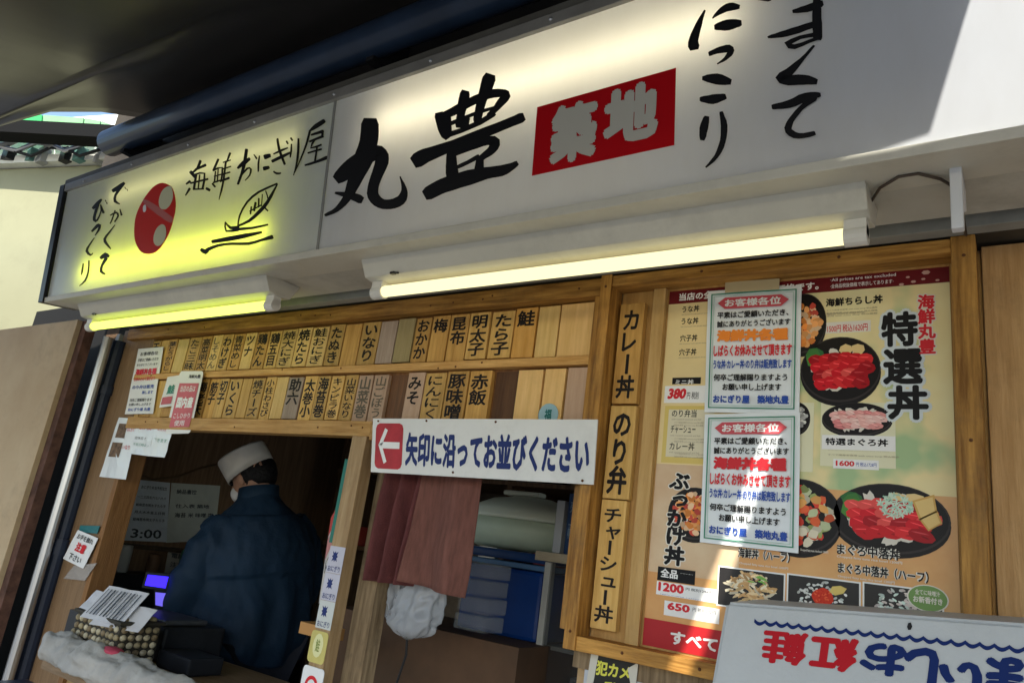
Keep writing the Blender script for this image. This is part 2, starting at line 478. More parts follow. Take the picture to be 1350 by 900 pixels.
# ================================================================ ARROW SIGN
s = thing('arrow_sign', 'long white sign with red square and white left arrow over the middle hatch', 'sign', (-1.2, 1.54, 1.62))
q = Quad((-1.567,1.528,1.77), (-.826,1.528,1.776), (-.82,1.528,1.623), (-1.537,1.528,1.615))
sheet('plate', q, mat('enamel_white', (.70, .70, .67), .35, var=.05, scale=5, dirt=.18), s, .004)
RSQ = mat('faded_red', (.42, .03, .04), .45, var=.15, scale=20)
bm = bmesh.new()
x0, x1, y0, y1, r_ = .02, .165, .09, .93, .02
pts = []
for cx, cy, sx, sy in ((x1, y0, -1, 1), (x1, y1, -1, -1), (x0, y1, 1, -1), (x0, y0, 1, 1)):
    pts += [q.P(cx + sx * r_ * (1 - (1 if k else 0)) if k != 1 else cx + sx * r_ * .3, cy + sy * r_ * 5 * (0 if k == 0 else 1) if k != 1 else cy + sy * r_ * 5 * .3, .0045) for k in ((0, 1, 2) if sx * sy < 0 else (2, 1, 0))]
prism(bm, pts, (0, -.0004, 0)); obj('red_square', bm, RSQ, s)
bm = bmesh.new()
def aq(L, d=.0054):
    bm.faces.new([bm.verts.new(q.P(u, v, d)) for u, v in L])
aq([(.040, .50), (.062, .44), (.150, .44), (.150, .56), (.062, .56)])
aq([(.038, .50), (.056, .50), (.085, .22), (.070, .18)]); aq([(.038, .50), (.056, .50), (.085, .80), (.070, .84)], .0053)
obj('arrow', bm, PRW, s)
Ink(q, .0048).line('矢印に沿ってお並びください', .182, .25, .98, .86, .045).done('lettering', NAVY, s)
bm = bmesh.new()
for u, v in ((.28, .04), (.42, .93), (.03, .05), (.96, .95), (.6, .05)):
    bmesh.ops.create_icosphere(bm, subdivisions=1, radius=.0035, matrix=Matrix.Translation(q.P(u, v, .005)))
obj('nail_heads', bm, mat('rust', (.12, .05, .02), .8), s)

# ================================================================ RIGHT MENU PANEL
panel = thing('poster_frame', 'large wooden frame round the rice bowl poster and the vertical wooden placards', 'frame', (-.45, 1.6, 1.27))
boxo('back_panel', (-.83, 1.6005, 1.28), (-.05, 1.611, 2.14), wood('panel_back_wood', (.42, .23, .07), (.56, .33, .11)), panel)
boxo('frame_left', (-.862, 1.535, 1.262), (-.832, 1.6, 2.152), W_FRAME, panel)
boxo('frame_right', (-.096, 1.535, 1.262), (-.055, 1.6, 2.152), W_FRAME, panel)
boxo('frame_top', (-.832, 1.54, 2.122), (-.096, 1.6, 2.150), W_FRAMEH, panel)
boxo('frame_bottom', (-.832, 1.54, 1.262), (-.096, 1.6, 1.292), W_FRAMEH, panel)
boxo('batten', (-.738, 1.585, 1.292), (-.706, 1.6, 2.122), wood('batten_wood', (.50, .30, .10), (.62, .40, .16)), panel)
# placards
for t, za, zb, mm_, wd, txt_b in (('カレー丼', 2.085, 1.828, W_TAG[1], .066, .03), ('のり弁', 1.822, 1.600, W_TAG[0], .068, .035), ('チャーシュー丼', 1.597, 1.312, W_TAG[0], .064, .025)):
    lab = {'カ': 'uppermost wooden placard with brush lettering beside the poster, reading カレー丼', 'の': 'middle wooden placard with large brush letters beside the poster, reading のり弁',
           'チ': 'lowest wooden placard beside the poster, reading チャーシュー丼'}[t[0]]
    s = thing('placard', lab, 'placard', (-.785, 1.58, zb), 'wooden placards beside the poster')
    x0 = -.822
    boxo('plank', (x0, 1.578, zb), (x0 + wd, 1.598, za), mm_, s)
    q = q2(x0, za, x0 + wd, zb, 1.578)
    Ink(q, .0006).col(t, .5, .06, .95, .74, txt_b, gap=.04).done('lettering', INKW, s)

for x, z in ((-.847, 1.30), (-.847, 1.72), (-.847, 2.12), (-.075, 1.36), (-.075, 1.75), (-.075, 2.11), (-.6, 2.136), (-.3, 2.136), (-.55, 1.277), (-.72, 1.277)):
    bm = bmesh.new(); bmesh.ops.create_uvsphere(bm, u_segments=8, v_segments=5, radius=.0035, matrix=Matrix.Translation((x, 1.535 if abs(x + .46) > .3 else 1.54, z))); obj('nail_head', bm, mat('rust'), panel)
# ---------------------------------------------------------------- poster
poster = thing('food_poster', 'large glossy rice bowl poster with dark red header and photos of tuna bowls', 'poster', (-.4, 1.598, 1.30))
px0, px1, pz0, pz1 = -.701, -.104, 2.116, 1.296
def postermat():
    m = mat('poster_paper', (.62, .53, .36), .35)
    nt = m.node_tree; b = nt.nodes['Principled BSDF']
    tc = nt.nodes.new('ShaderNodeTexCoord')
    n = nt.nodes.new('ShaderNodeTexNoise'); n.inputs['Scale'].default_value = 6; n.inputs['Detail'].default_value = 3
    nt.links.new(tc.outputs['Object'], n.inputs[0])
    cr = nt.nodes.new('ShaderNodeValToRGB')
    e = cr.color_ramp.elements
    e[0].position = .35; e[0].color = (.80, .72, .40, 1)
    e[1].position = .62; e[1].color = (.36, .50, .26, 1)
    e.new(.5).color = (.78, .66, .34, 1)
    nt.links.new(n.outputs[0], cr.inputs[0])
    nt.links.new(cr.outputs[0], b.inputs['Base Color'])
    return m
PM = postermat()
TANP = mat('poster_tan', (.60, .28, .09), .28, col2=(.72, .42, .17), scale=5)
CREAMP = mat('poster_cream', (.76, .60, .30), .35, var=.05)
P = q2(px0, pz0, px1, pz1, 1.5995)
sheet('paper', P, PM, poster, .001)
def pu(X, Z): return ((X - px0) / (px1 - px0), (pz0 - Z) / (pz0 - pz1))
def prect(name, A, B, m, d=.0012):
    a = pu(*A); b = pu(*B); return rect(name, P, a[0], a[1], b[0], b[1], m, poster, d, .0002)
prect('tan_ground', (px0, 1.655), (px1, pz1), TANP, .0011)
prect('list_ground', (px0, 2.09), (-.50, 1.69), CREAMP, .00125)
prect('list_ground', (px0, 1.69), (-.50, 1.45), mat('poster_sand', (.58, .38, .22), .28, col2=(.66, .50, .32), scale=9), .00125)
prect('header_band', (px0, pz0), (px1, 2.082), DRED, .0014)
prect('footer_band', (px0, 1.352), (px1, pz1), RED if 0 else mat('footer_red', (.42, .015, .02), .35), .0014)
def pt(t, A, B, m, bold=.02, d=.002, skew=0, name='lettering'):
    a = pu(*A); b = pu(*B)
    return Ink(P, d).line(t, a[0], a[1], b[0], b[1], bold, skew).done(name, m, poster)
def pc(t, xc, za, zb, w, m, bold=.02, d=.002, name='lettering'):
    a = pu(xc, za); b = pu(xc, zb)
    return Ink(P, d).col(t, a[0], a[1], b[1], w / (px1 - px0), bold).done(name, m, poster)
pt('当店の全ての商品は税別価格です。', (-.675, 2.109), (-.352, 2.089), PRW, .03)
pt('·All prices are tax excluded', (-.328, 2.112), (-.20, 2.103), PRW, .01)
pt('·全商品税抜価格で表示してあります·', (-.328, 2.099), (-.205, 2.089), PRW, .01)
bm = bmesh.new()
for x, z, r_ in ((-.178, 2.100, .004), (-.168, 2.089, .005), (-.145, 2.107, .008), (-.15, 2.093, .004), (-.19, 2.085, .005), (-.125, 2.088, .004)):
    bm.faces.new([bm.verts.new(P.P(*pu(x + r_ * math.cos(t * 1.05), z + r_ * .6 * math.sin(t * 1.05)), .002)) for t in range(6)])
obj('petal_print', bm, mat('petal_pink', (.55, .35, .30), .4), poster)
# list
FG = mat('grey_fine_print', (.32, .27, .2), .5)
for t, y in (('うな丼', 408), ('うな丼', 428), ('穴子丼', 452), ('穴子丼', 473)):
    z = (-.665,2.067)[1] + {408: 0, 428: -.031, 452: -.074, 473: -.109}[y]
    pt(t, (-.665, z + .008), (-.622, z - .009), INK, .02)
    pt('Eel rice bowl with special sauce', (-.665, z - .013), (-.60, z - .0165), FG, .01)
prect('black_label', (-.677,1.895), (-.607,1.879), INK, .0016)
pt('ミニ丼', ((-.669,1.891)[0], (-.669,1.891)[1]-.001), ((-.624,1.878)[0], (-.624,1.878)[1]), PRW, .02)
prect('price_label', (-.694, (-.67,1.875)[1]), (-.58, (-.667,1.834)[1]), PRW, .0018)
pt('380', (-.687, (-.67,1.869)[1]), (-.642, (-.668,1.843)[1]), RED, .06, .0022, skew=.2)
pt('円 税別', (-.638, (-.669,1.86)[1]), (-.61, (-.668,1.843)[1]), INK, .01, .0022)
YB = mat('poster_yellow', (.66, .50, .14), .35)
prect('yellow_frame', (-.69, (-.666,1.827)[1]), (-.57, (-.657,1.693)[1]), YB, .0015)
prect('yellow_inner', (-.68, (-.666,1.818)[1]), (-.57, (-.658,1.707)[1]), mat('poster_pale', (.68, .62, .44), .35), .00165)
for t, y in (('のり弁当', (-.665,1.811)[1]), ('チャーシュー', (-.662,1.773)[1]), ('カレー丼', (-.66,1.734)[1])):
    pt(t, (-.672, y + .007), (-.612, y - .011), INK, .015)
    pt('with roasted seaweed and fish', (-.672, y - .014), (-.60, y - .018), FG, .005)
PW2 = mat('poster_halo', (.72, .68, .60), .35)
pc('ぶっかけ丼', (-.642,1.57)[0], (-.65,1.673)[1], (-.64,1.469)[1], .047, PW2, .10, .0018, 'halo')
pc('ぶっかけ丼', (-.642,1.57)[0], (-.65,1.673)[1], (-.64,1.469)[1], .047, INK, .045, .0022)
prect('black_label', (-.678,1.463), ((-.592,1.454)[0], (-.655,1.434)[1]), INK, .0016)
pt('全品', (-.671,1.46), (-.631,1.441), PRW, .03)
pt('お持ち帰り', (-.626,1.455), (-.597,1.454), PRW, .01)
prect('price_label', (-.678,1.432), ((-.54,1.419)[0], (-.626,1.404)[1]), PRW, .0018)
pt('1200', (-.674,1.431), (-.615,1.412), RED, .05, .0022)
pt('円 税別1296円', (-.611,1.427), (-.552,1.421), INK, .01, .0022)
pt('(税込み価格 1296円)', (-.668,1.405), (-.576,1.407), BLUE, .005, .0022)
prect('price_label', (-.657,1.394), ((-.535,1.38)[0], (-.606,1.364)[1]), PRW, .0018)
pt('650', (-.65,1.392), (-.599,1.376), RED, .05, .0022)
pt('円 税別702円', (-.593,1.389), (-.543,1.381), INK, .005, .0022)
pt('すべて丼のご飯は大盛無料です', (-.638,1.337), (-.14, 1.308), PRW, .04, .0022)
# big title
for ch, cx, za, zb, w in (('特', (-.195,1.986)[0], (-.203,2.025)[1], (-.203,1.951)[1], .066), ('選', (-.19,1.906)[0], (-.19,1.947)[1], (-.191,1.87)[1], .070), ('丼', (-.182,1.835)[0], (-.184,1.869)[1], (-.185,1.8)[1], .072)):
    pc(ch, cx, za, zb, w, mat('title_halo', (.62, .68, .70), .35), .12, .0018, 'halo')
    pc(ch, cx, za, zb, w, INK, .04, .0022)
pc('海鮮丸豊', -.146, (-.14,2.059)[1], (-.143,1.933)[1], .030, PW2, .12, .0018, 'halo')
pc('海鮮丸豊', -.146, (-.14,2.059)[1], (-.143,1.933)[1], .030, RED, .04, .0022)
pt('海鮮ちらし丼', (-.337,2.066), ((-.225,2.042)[0], (-.337,2.066)[1] - .019), INK, .035)
pt('Assorted sashimi on vinegared rice', (-.335,2.033), (-.26,2.026), FG, .005)
prect('price_label', (-.338,2.011), (-.248,1.986), PW2, .0016)
pt('1500円 税込1620円', (-.333,2.005), (-.254,1.988), RED, .015)
FCOL = mat('food_print', (1, 1, 1), .35, spec=.15)
nt = FCOL.node_tree
at_ = nt.nodes.new('ShaderNodeVertexColor'); at_.layer_name = 'Col'
nt.links.new(at_.outputs[0], nt.nodes['Principled BSDF'].inputs['Base Color'])
def food(name, cx, cz, rx, rz, kind, rim=True, clip=None, seed=0):
    """flat printed picture of a bowl of food: many small coloured shapes"""
    rg = random.Random(seed + 11)
    V = []; Fc = []; C_ = []
    lay = [0.00185]
    def blob(x, z, a, b, rot, col, n=9, jag=.12):
        lay[0] += .0000015
        o = len(V); ids = []
        for k in range(n):
            t = 2 * math.pi * k / n
            j = 1 + rg.uniform(-jag, jag)
            dx, dz = a * j * math.cos(t), b * j * math.sin(t)
            X = x + dx * math.cos(rot) - dz * math.sin(rot); Z = z + dx * math.sin(rot) + dz * math.cos(rot)
            if clip:
                X = min(max(X, clip[0]), clip[2]); Z = min(max(Z, clip[1]), clip[3])
            V.append(P.P(*pu(X, Z), lay[0])); ids.append(o + k)
        Fc.append(ids[::-1]); C_.append(col)
    if rim:
        blob(cx, cz - rz * .12, rx * 1.0, rz * 1.0, 0, (.012, .010, .010), 36, 0)
        blob(cx, cz, rx, rz, 0, (.035, .028, .027), 36, 0)
        blob(cx, cz + .001, rx * .965, rz * .95, 0, (.010, .008, .008), 36, 0)
    pal = {'tuna': [(.55, .012, .018), (.68, .025, .03), (.36, .006, .012), (.72, .08, .07), (.60, .01, .02)],
           'pink': [(.72, .30, .28), (.78, .42, .38), (.66, .22, .22), (.80, .5, .46)],
           'mix': [(.70, .12, .04), (.30, .36, .12), (.72, .66, .5), (.62, .05, .03), (.7, .35, .1), (.45, .5, .3)],
           'salmon': [(.78, .26, .05), (.62, .08, .05), (.80, .36, .12), (.75, .5, .3)],
           'noodle': [(.72, .50, .24), (.80, .62, .36), (.55, .33, .14), (.76, .68, .5)],
           'rice': [(.72, .73, .70), (.62, .65, .62), (.78, .78, .76), (.5, .55, .52)],
           'shirasu': [(.68, .70, .66), (.55, .48, .45), (.60, .72, .66), (.7, .62, .58)],
           'grey': [(.6, .6, .58), (.45, .45, .43), (.7, .68, .62)]}[kind]
    if kind in ('tuna', 'pink'):
        for k in range(16):
            a = rg.uniform(0, 6.28)
            blob(cx + rx * .62 * math.cos(a), cz + rz * .55 * math.sin(a), rx * .16, rz * .12, rg.uniform(0, 3), (.66, .62, .54), 8, .2)
        if kind == 'tuna':
            for k in range(3):
                blob(cx - rx * .62, cz + rz * (.45 - .1 * k), rx * .2, rz * .3, .5, (.03 + .02 * k, .13 + .05 * k, .04), 8, .25)
            for k in range(2):
                blob(cx + rx * (.15 + .3 * k), cz + rz * .6, rx * .17, rz * .16, -.2, (.74, .55, .25), 7, .1)
        for row in range(4):
            for k in range(6 - row // 2):
                x = cx + rx * (-.58 + .24 * k + .05 * row); z = cz + rz * (.35 - .24 * row - .03 * abs(k - 2.5))
                c = pal[rg.randrange(len(pal))]
                blob(x, z, rx * .22, rz * .19, rg.uniform(-.5, .2), c, 10, .1)
                blob(x - rx * .02, z + rz * .07, rx * .13, rz * .02, rg.uniform(-.5, .1), tuple(min(1, v * 1.5 + .05) for v in c), 6, .2)
                blob(x + rx * .06, z - rz * .05, rx * .08, rz * .03, rg.uniform(-.5, .3), tuple(v * .6 for v in c), 6, .2)
    else:
        for k in range(90):
            a = rg.uniform(0, 6.28); r_ = math.sqrt(rg.random()) * .74
            c = pal[rg.randrange(len(pal))]; sh = rg.uniform(.65, 1.15)
            s_ = {'noodle': (.16, .05), 'rice': (.06, .04), 'shirasu': (.08, .04)}.get(kind, (.13, .09))
            blob(cx + rx * r_ * math.cos(a), cz + rz * r_ * math.sin(a), rx * s_[0], rz * s_[1] * 1.3, rg.uniform(-.9, .9), tuple(min(1, v * sh) for v in c), 8, .22)
    if kind == 'rice':
        blob(cx, cz + rz * .1, rx * .33, rz * .36, 0, (.62, .04, .015), 16, .08)
        for k in range(40):
            a = rg.uniform(0, 6.28); r_ = math.sqrt(rg.random()) * .3
            blob(cx + rx * r_ * math.cos(a), cz + rz * (.1 + r_ * math.sin(a)), rx * .03, rz * .03, 0, (.78, .12, .04) if k % 2 else (.55, .02, .01), 6, .2)
        blob(cx + rx * .45, cz + rz * .45, rx * .25, rz * .2, .3, (.72, .55, .16), 6, .1)
    if kind == 'noodle':
        for k in range(7):
            blob(cx + rx * rg.uniform(.0, .45), cz + rz * rg.uniform(.3, .6), rx * .14, rz * .035, rg.uniform(-.6, .2), (.18, .42, .08), 6, .2)
    me = bpy.data.meshes.new(name)
    me.from_pydata([tuple(v) for v in V], [], Fc)
    ca = me.color_attributes.new('Col', 'FLOAT_COLOR', 'CORNER')
    li = 0
    for f, c in zip(me.polygons, C_):
        for _ in f.vertices:
            ca.data[li].color = (*c, 1); li += 1
    o = obj(name, me, FCOL, poster)
    return o, blob
def fbox(A, B):
    (x0, z0), (x1, z1) = A, B
    return (x0 + x1) / 2, (z0 + z1) / 2, abs(x1 - x0) / 2, abs(z1 - z0) / 2
food('bowl_picture', *fbox((-.432,2.082), (-.335,1.944)), 'salmon', seed=1)
food('bowl_picture', *fbox((-.386,1.977), (-.229,1.835)), 'tuna', seed=2)
prect('card_print', (-.343,1.834), (-.204,1.702), mat('card_cream', (.72, .70, .48), .35), .00155)
prect('card_print', (-.4,1.834), (-.357,1.688), mat('card_cream', (.72, .70, .48), .35), .00155)
food('bowl_picture', *fbox((-.341,1.834), (-.209,1.766)), 'pink', seed=3)
food('bowl_picture', *fbox((-.425,1.836), (-.364,1.767)), 'grey', seed=4)
prect('card_white', (-.34,1.766), (-.204,1.736), PRW, .0024)
pt('特選まぐろ丼', (-.333,1.76), (-.217,1.745), INK, .035, .0027)
pt('Special tuna bowl, fatty tuna and red tuna', (-.328,1.735), (-.216,1.734), FG, .005, .0027)
prect('price_label', (-.318,1.717), (-.234,1.698), PRW, .0021)
pt('1600', (-.313,1.714), (-.278,1.703), RED, .04, .0025)
pt('円 税込1728円', (-.275,1.712), (-.238,1.704), BLUE, .01, .0025)
food('bowl_picture', *fbox((-.467,1.673), (-.3,1.524)), 'mix', seed=5)
food('bowl_picture', *fbox((-.664,1.641), (-.541,1.528)), 'salmon', seed=12)
food('bowl_picture', *fbox((-.32,1.673), (-.114,1.541)), 'tuna', seed=6)
rg = random.Random(33)
fp = mat('grey_fine_print')
for (A, w, n) in (((-.335,2.04), .10, 3), ((-.328,1.727), .13, 1), ((-.664,1.789), .07, 2), ((-.661,1.751), .07, 2), ((-.658,1.716), .07, 2)):
    for k in range(n):
        pt('すべて国産米使用 with miso soup 税込価格'[(k * 3) % 7:], (A[0], A[1] - .0065 * k), (A[0] + w, A[1] - .0065 * k - .0042), fp, 0, .0027)
# garnish on the big lower bowl: shredded leek and two egg slices
def garnish():
    rg = random.Random(5); V = []; Fc = []; C_ = []
    for k in range(150):
        a = rg.uniform(0, 6.28); r_ = math.sqrt(rg.random())
        X = (-.206,1.631)[0] + .030 * r_ * math.cos(a); Z = (-.206,1.631)[1] + .022 * r_ * math.sin(a)
        t = rg.uniform(0, 3.1); l, w = .0045, .0012
        o = len(V)
        for sx, sz in ((-1, -1), (1, -1), (1, 1), (-1, 1)):
            V.append(tuple(P.P(*pu(X + sx * l * math.cos(t) - sz * w * math.sin(t), Z + sx * l * math.sin(t) + sz * w * math.cos(t)), .0024 + k * 1e-6)))
        Fc.append((o + 3, o + 2, o + 1, o)); C_.append((.55, .68, .55) if k % 3 else (.35, .55, .42))
    for pts in (((-.177,1.643), (-.14,1.657), (-.136,1.625), (-.165,1.607)), ((-.166,1.61), (-.136,1.628), (-.128,1.605), (-.151,1.589))):
        for s_, c in ((1, (.60, .36, .10)), (.8, (.72, .52, .20))):
            m0 = sum(p[0] for p in pts) / 4, sum(p[1] for p in pts) / 4
            o = len(V)
            for p in pts: V.append(tuple(P.P(*pu(m0[0] + (p[0] - m0[0]) * s_, m0[1] + (p[1] - m0[1]) * s_), .0026 + .0001 * (s_ < 1))))
            Fc.append((o + 3, o + 2, o + 1, o)); C_.append(c)
    me = bpy.data.meshes.new('garnish_print'); me.from_pydata(V, [], Fc)
    ca = me.color_attributes.new('Col', 'FLOAT_COLOR', 'CORNER'); li = 0
    for f, c in zip(me.polygons, C_):
        for _ in f.vertices: ca.data[li].color = (*c, 1); li += 1
    obj('garnish_print', me, FCOL, poster)
garnish()
for t, A, B, f_ in (('まぐろ中落丼', (-.309,1.551), (-.198,1.541), 0), ('まぐろ中落丼（ハーフ）', (-.307,1.516), (-.152,1.511), 0), ('海鮮丼（ハーフ）', (-.502,1.523), (-.397,1.507), 0)):
    B = (B[0], A[1] - .021)
    pt(t, A, B, PW2, .11, .0026, name='halo'); pt(t, A, B, INK, .03, .0028)
for A, B in (((-.309,1.529), (-.195,1.533)), ((-.307,1.492), (-.208,1.496)), ((-.378,1.534), (-.325,1.531)), ((-.499,1.494), (-.4,1.496))):
    B = (B[0], A[1] - .006)
    pt('Chopped fatty tuna rice bowl 1200円', A, B, PW2, .02, .0026)
for A, B, kd, sd in (((-.54,1.478), (-.408,1.419), 'noodle', 7), ((-.399,1.48), (-.269,1.429), 'rice', 8), ((-.26,1.482), (-.132,1.434), 'shirasu', 9)):
    (x0, z0), (x1, z1) = A, B
    z1 = z0 - .075
    prect('photo_border', (x0 - .003, z0 + .003), (x1 + .003, z1 - .003), PRW, .0015)
    prect('photo_ground', (x0, z0), (x1, z1), mat('photo_black', (.02, .018, .018), .35), .0016)
    cx, cz, rx, rz = fbox((x0, z0), (x1, z1))
    food('bowl_picture', cx, cz, rx * .95, rz * 1.2, kd, rim=False, clip=(x0 + .001, z1 + .001, x1 - .001, z0 - .001), seed=sd)
cx, cz, rx, rz = fbox(((-.188,1.465)[0], (-.153,1.493)[1]), ((-.121,1.472)[0], (-.154,1.446)[1]))
for s_, m, d in ((1, PW2, .0028), (.93, mat('badge_green', (.16, .30, .08), .35), .003)):
    bm = bmesh.new(); prism(bm, [P.P(*pu(cx + rx * s_ * math.cos(t / 4.), cz + rz * s_ * math.sin(t / 4.)), d) for t in range(25)], (0, -.0001, 0)); obj('badge', bm, m, poster)
pt('全てに味噌汁', (cx - rx * .6, cz + rz * .6), (cx + rx * .6, cz + rz * .2), PW2, .02, .0033)
pt('お新香付き', (cx - rx * .7, cz + rz * .1), (cx + rx * .7, cz - rz * .4), PW2, .03, .0033)

# ---------------------------------------------------------------- two taped notices
def notice(pts, Y, label, accent, tape):
    s = thing('closing_notice', label, 'notice', (pts[3][0], Y, pts[3][1]), 'twin notices taped over the poster')
    q = Quad(*[(a, Y, b) for a, b in pts])
    sheet('paper', q, LAMIN, s, .0015, nx=8, wob=.004)
    q = Quad(*[(a, Y - .0045, b) for a, b in pts])
    for a, b, m in ((.045, .0, GREEN), (.075, .0, mat('print_pale_green', (.35, .55, .45), .4))):
        e = a; w_ = .012 if m is GREEN else .005
        rect('border', q, e, e * .7, 1 - e, e * .7 + w_ * .7, m, s, .0003); rect('border', q, e, 1 - e * .7 - w_ * .7, 1 - e, 1 - e * .7, m, s, .0003)
        rect('border', q, e, e * .7 + w_ * .7, e + w_, 1 - e * .7 - w_ * .7, m, s, .0003); rect('border', q, 1 - e - w_, e * .7 + w_ * .7, 1 - e, 1 - e * .7 - w_ * .7, m, s, .0003)
    bm = bmesh.new()
    prism(bm, [q.P(.12, .115, .001), q.P(.2, .07, .001), q.P(.8, .07, .001), q.P(.88, .115, .001), q.P(.8, .165, .001), q.P(.2, .165, .001)][::-1], (0, -.0002, 0))
    obj('red_banner', bm, mat('banner_red', (.55, .08, .10), .4), s)
    Ink(q, .0016).line('お客様各位', .2, .085, .8, .15, .03).done('lettering', PRW, s)
    k = Ink(q, .0014)
    k.line('平素はご愛顧いただき、', .12, .19, .88, .245, .03).line('誠にありがとうございます', .12, .265, .9, .32, .03)
    k.line('何卒ご理解賜りますよう', .1, .70, .88, .755, .03).line('お願い申し上げます', .2, .775, .82, .83, .03)
    k.done('lettering', INK, s)
    Ink(q, .0014).line('海鮮丼各種', .12, .34, .88, .44, .07).done('lettering', accent, s)
    Ink(q, .0014).line('しばらくお休みさせて頂きます', .09, .465, .92, .56, .04).done('lettering', RED, s)
    Ink(q, .0014).line('うな丼·カレー丼·のり弁は販売致します', .09, .585, .92, .66, .035).done('lettering', BLUE, s)
    Ink(q, .0014).line('おにぎり屋　築地丸豊', .1, .865, .9, .93, .045).done('lettering', BLUE, s)
    if tape: rect('tape', q, .2, -.06, .78, .03, mat('tape', (.50, .42, .26), .3, alpha=.85), s, .002, .0004)
    return s
notice([(-.601,2.106), (-.387,2.101), (-.385,1.808), (-.592,1.811)], 1.594, 'upper of two green bordered notices, large orange line in it', ORANGE, True)
notice([(-.589,1.805), (-.383,1.812), (-.379,1.523), (-.583,1.524)], 1.591, 'lower of two green bordered notices, large red line in it', RED, False)

# yellow and black camera warning below the frame
s = thing('warning_sticker', 'black and yellow camera warning sign in a pale plastic sleeve, under the poster frame', 'sign', (-.79, 1.57, 1.0))
q = Quad((-.813,1.585,1.259), (-.699,1.585,1.261), (-.712,1.585,1.084), (-.822,1.585,1.065))
boxo('backing_board', (-.83, 1.5855, .95), (-.69, 1.611, 1.245), mat('sleeve_grey', (.45, .47, .50), .3), s, bev=.006)
sheet('black_plate', q, mat('warn_black', (.018, .018, .016), .35), s, .003)
Ink(q, .0035).line('犯カメ', .14, .06, .86, .22, .04).line('動', .36, .27, .66, .42, .04).line('中', .36, .70, .66, .85, .04).done('lettering', mat('warn_yellow', (.62, .60, .08), .4), s)
rect('yellow_bar', q, .1, .47, .9, .62, mat('warn_yellow'), s, .0032)
for L in (((0, 0), (.16, 0), (.05, 1), (-.06, 1)), ((1.0, 0), (.80, .09), (.93, .3), (.93, 1), (1.05, 1))):
    bm = bmesh.new(); prism(bm, [q.P(u, v, .004) for u, v in L], (0, -.0006, 0)); obj('torn_tape', bm, mat('tape_white', (.55, .53, .45), .5), s)

# white box upside down at the lower right
fb = thing('foam_box', 'white foam fish box turned upside down with red and blue lettering on its side', 'box', (-.2, 1.33, 1.0))
a_, b_, c_, d_ = (-.442,1.35,1.416), (-.077,1.35,1.444), (-.46,1.35,1.28), (-.08,1.35,1.356)
TL = Vector(a_); TR = Vector(b_) + (Vector(b_) - TL) * .6
BL = Vector(c_) + (Vector(c_) - TL) * .8; BR = BL + (TR - TL) * 1.02
q = Quad(TL, TR, BR, BL)
FOAM = mat('foam_white', (.44, .46, .46), .45, var=.04, scale=5, bump=.12, bscale=120, dirt=.08)
bm = bmesh.new(); prism(bm, [q.P(0, 0), q.P(1, 0), q.P(1, 1), q.P(0, 1)], (0, .20, .01))
bmesh.ops.bevel(bm, geom=list(bm.edges), offset=.006, segments=3, affect='EDGES')
obj('box_body', bm, FOAM, fb)
W_ = (TR - TL).length
Hh = (BL - TL).length
def fu(p):                                # point on the box face -> u, v
    d = Vector(p) - TL; ex = (TR - TL).normalized(); ey = (BL - TL).normalized()
    c0 = ex.dot(ey); a = d.dot(ex); b = d.dot(ey)
    s_ = (a - b * c0) / (1 - c0 * c0); t_ = (b - a * c0) / (1 - c0 * c0)
    return s_ / W_, t_ / Hh
def fline(t, A, B, m, bold):
    a = fu(A); b = fu(B); Ink(q, .0012).line(t, a[0], a[1], b[0], b[1], bold, flip=True).done('lettering', m, fb)
BR = mat('box_red', (.42, .012, .02), .8, spec=.15)
fline('紅', (-.298,1.35,1.386), (-.234,1.35,1.339), BR, .05)
fline('鮭', (-.374,1.35,1.382), (-.309,1.35,1.335), BR, .04)
DB = mat('box_blue', (.008, .022, .11), .8, spec=.15)
fline('お', (-.224,1.35,1.389), (-.166,1.35,1.346), DB, .05)
fline('し', (-.164,1.35,1.393), (-.124,1.35,1.342), DB, .06)
fline('い', (-.119,1.35,1.382), (-.067,1.35,1.353), DB, .06)
fline('ま', (-.059,1.35,1.399), (-.019,1.35,1.353), DB, .06)
bm = bmesh.new()
u0, v0 = fu((-.391,1.35,1.395)); u1, v1 = fu((-.078,1.35,1.413)); n = 17
u1, v1 = u0 + (u1 - u0) * 1.27, v0 + (v1 - v0) * 1.27; n = 22
for k in range(n):
    A0 = [];
    for j in range(9):
        t = (k + j / 8) / n
        dip = .020 * math.sin(math.pi * j / 8)
        A0.append((u0 + (u1 - u0) * t, v0 + (v1 - v0) * t + dip))
    for j in range(8):
        (a, b), (c, d) = A0[j], A0[j + 1]
        bm.faces.new([bm.verts.new(q.P(u, v, .0012)) for u, v in ((a, b - .006), (a, b + .018), (c, d + .018), (c, d - .006))])
obj('scallop_print', bm, DB, fb)
bm = bmesh.new(); uu, vv = fu((-.156,1.35,1.422)); prism(bm, [q.P(uu + .006 * math.cos(t), vv + .025 * math.sin(t), .001) for t in range(6)], (0, -.0004, 0)); obj('hole', bm, INK, fb)

# wooden ledge seen below the frame
boxo('ledge', (-.86, 1.585, 1.222), (-.05, 1.611, 1.2605), W_OLD, shop)

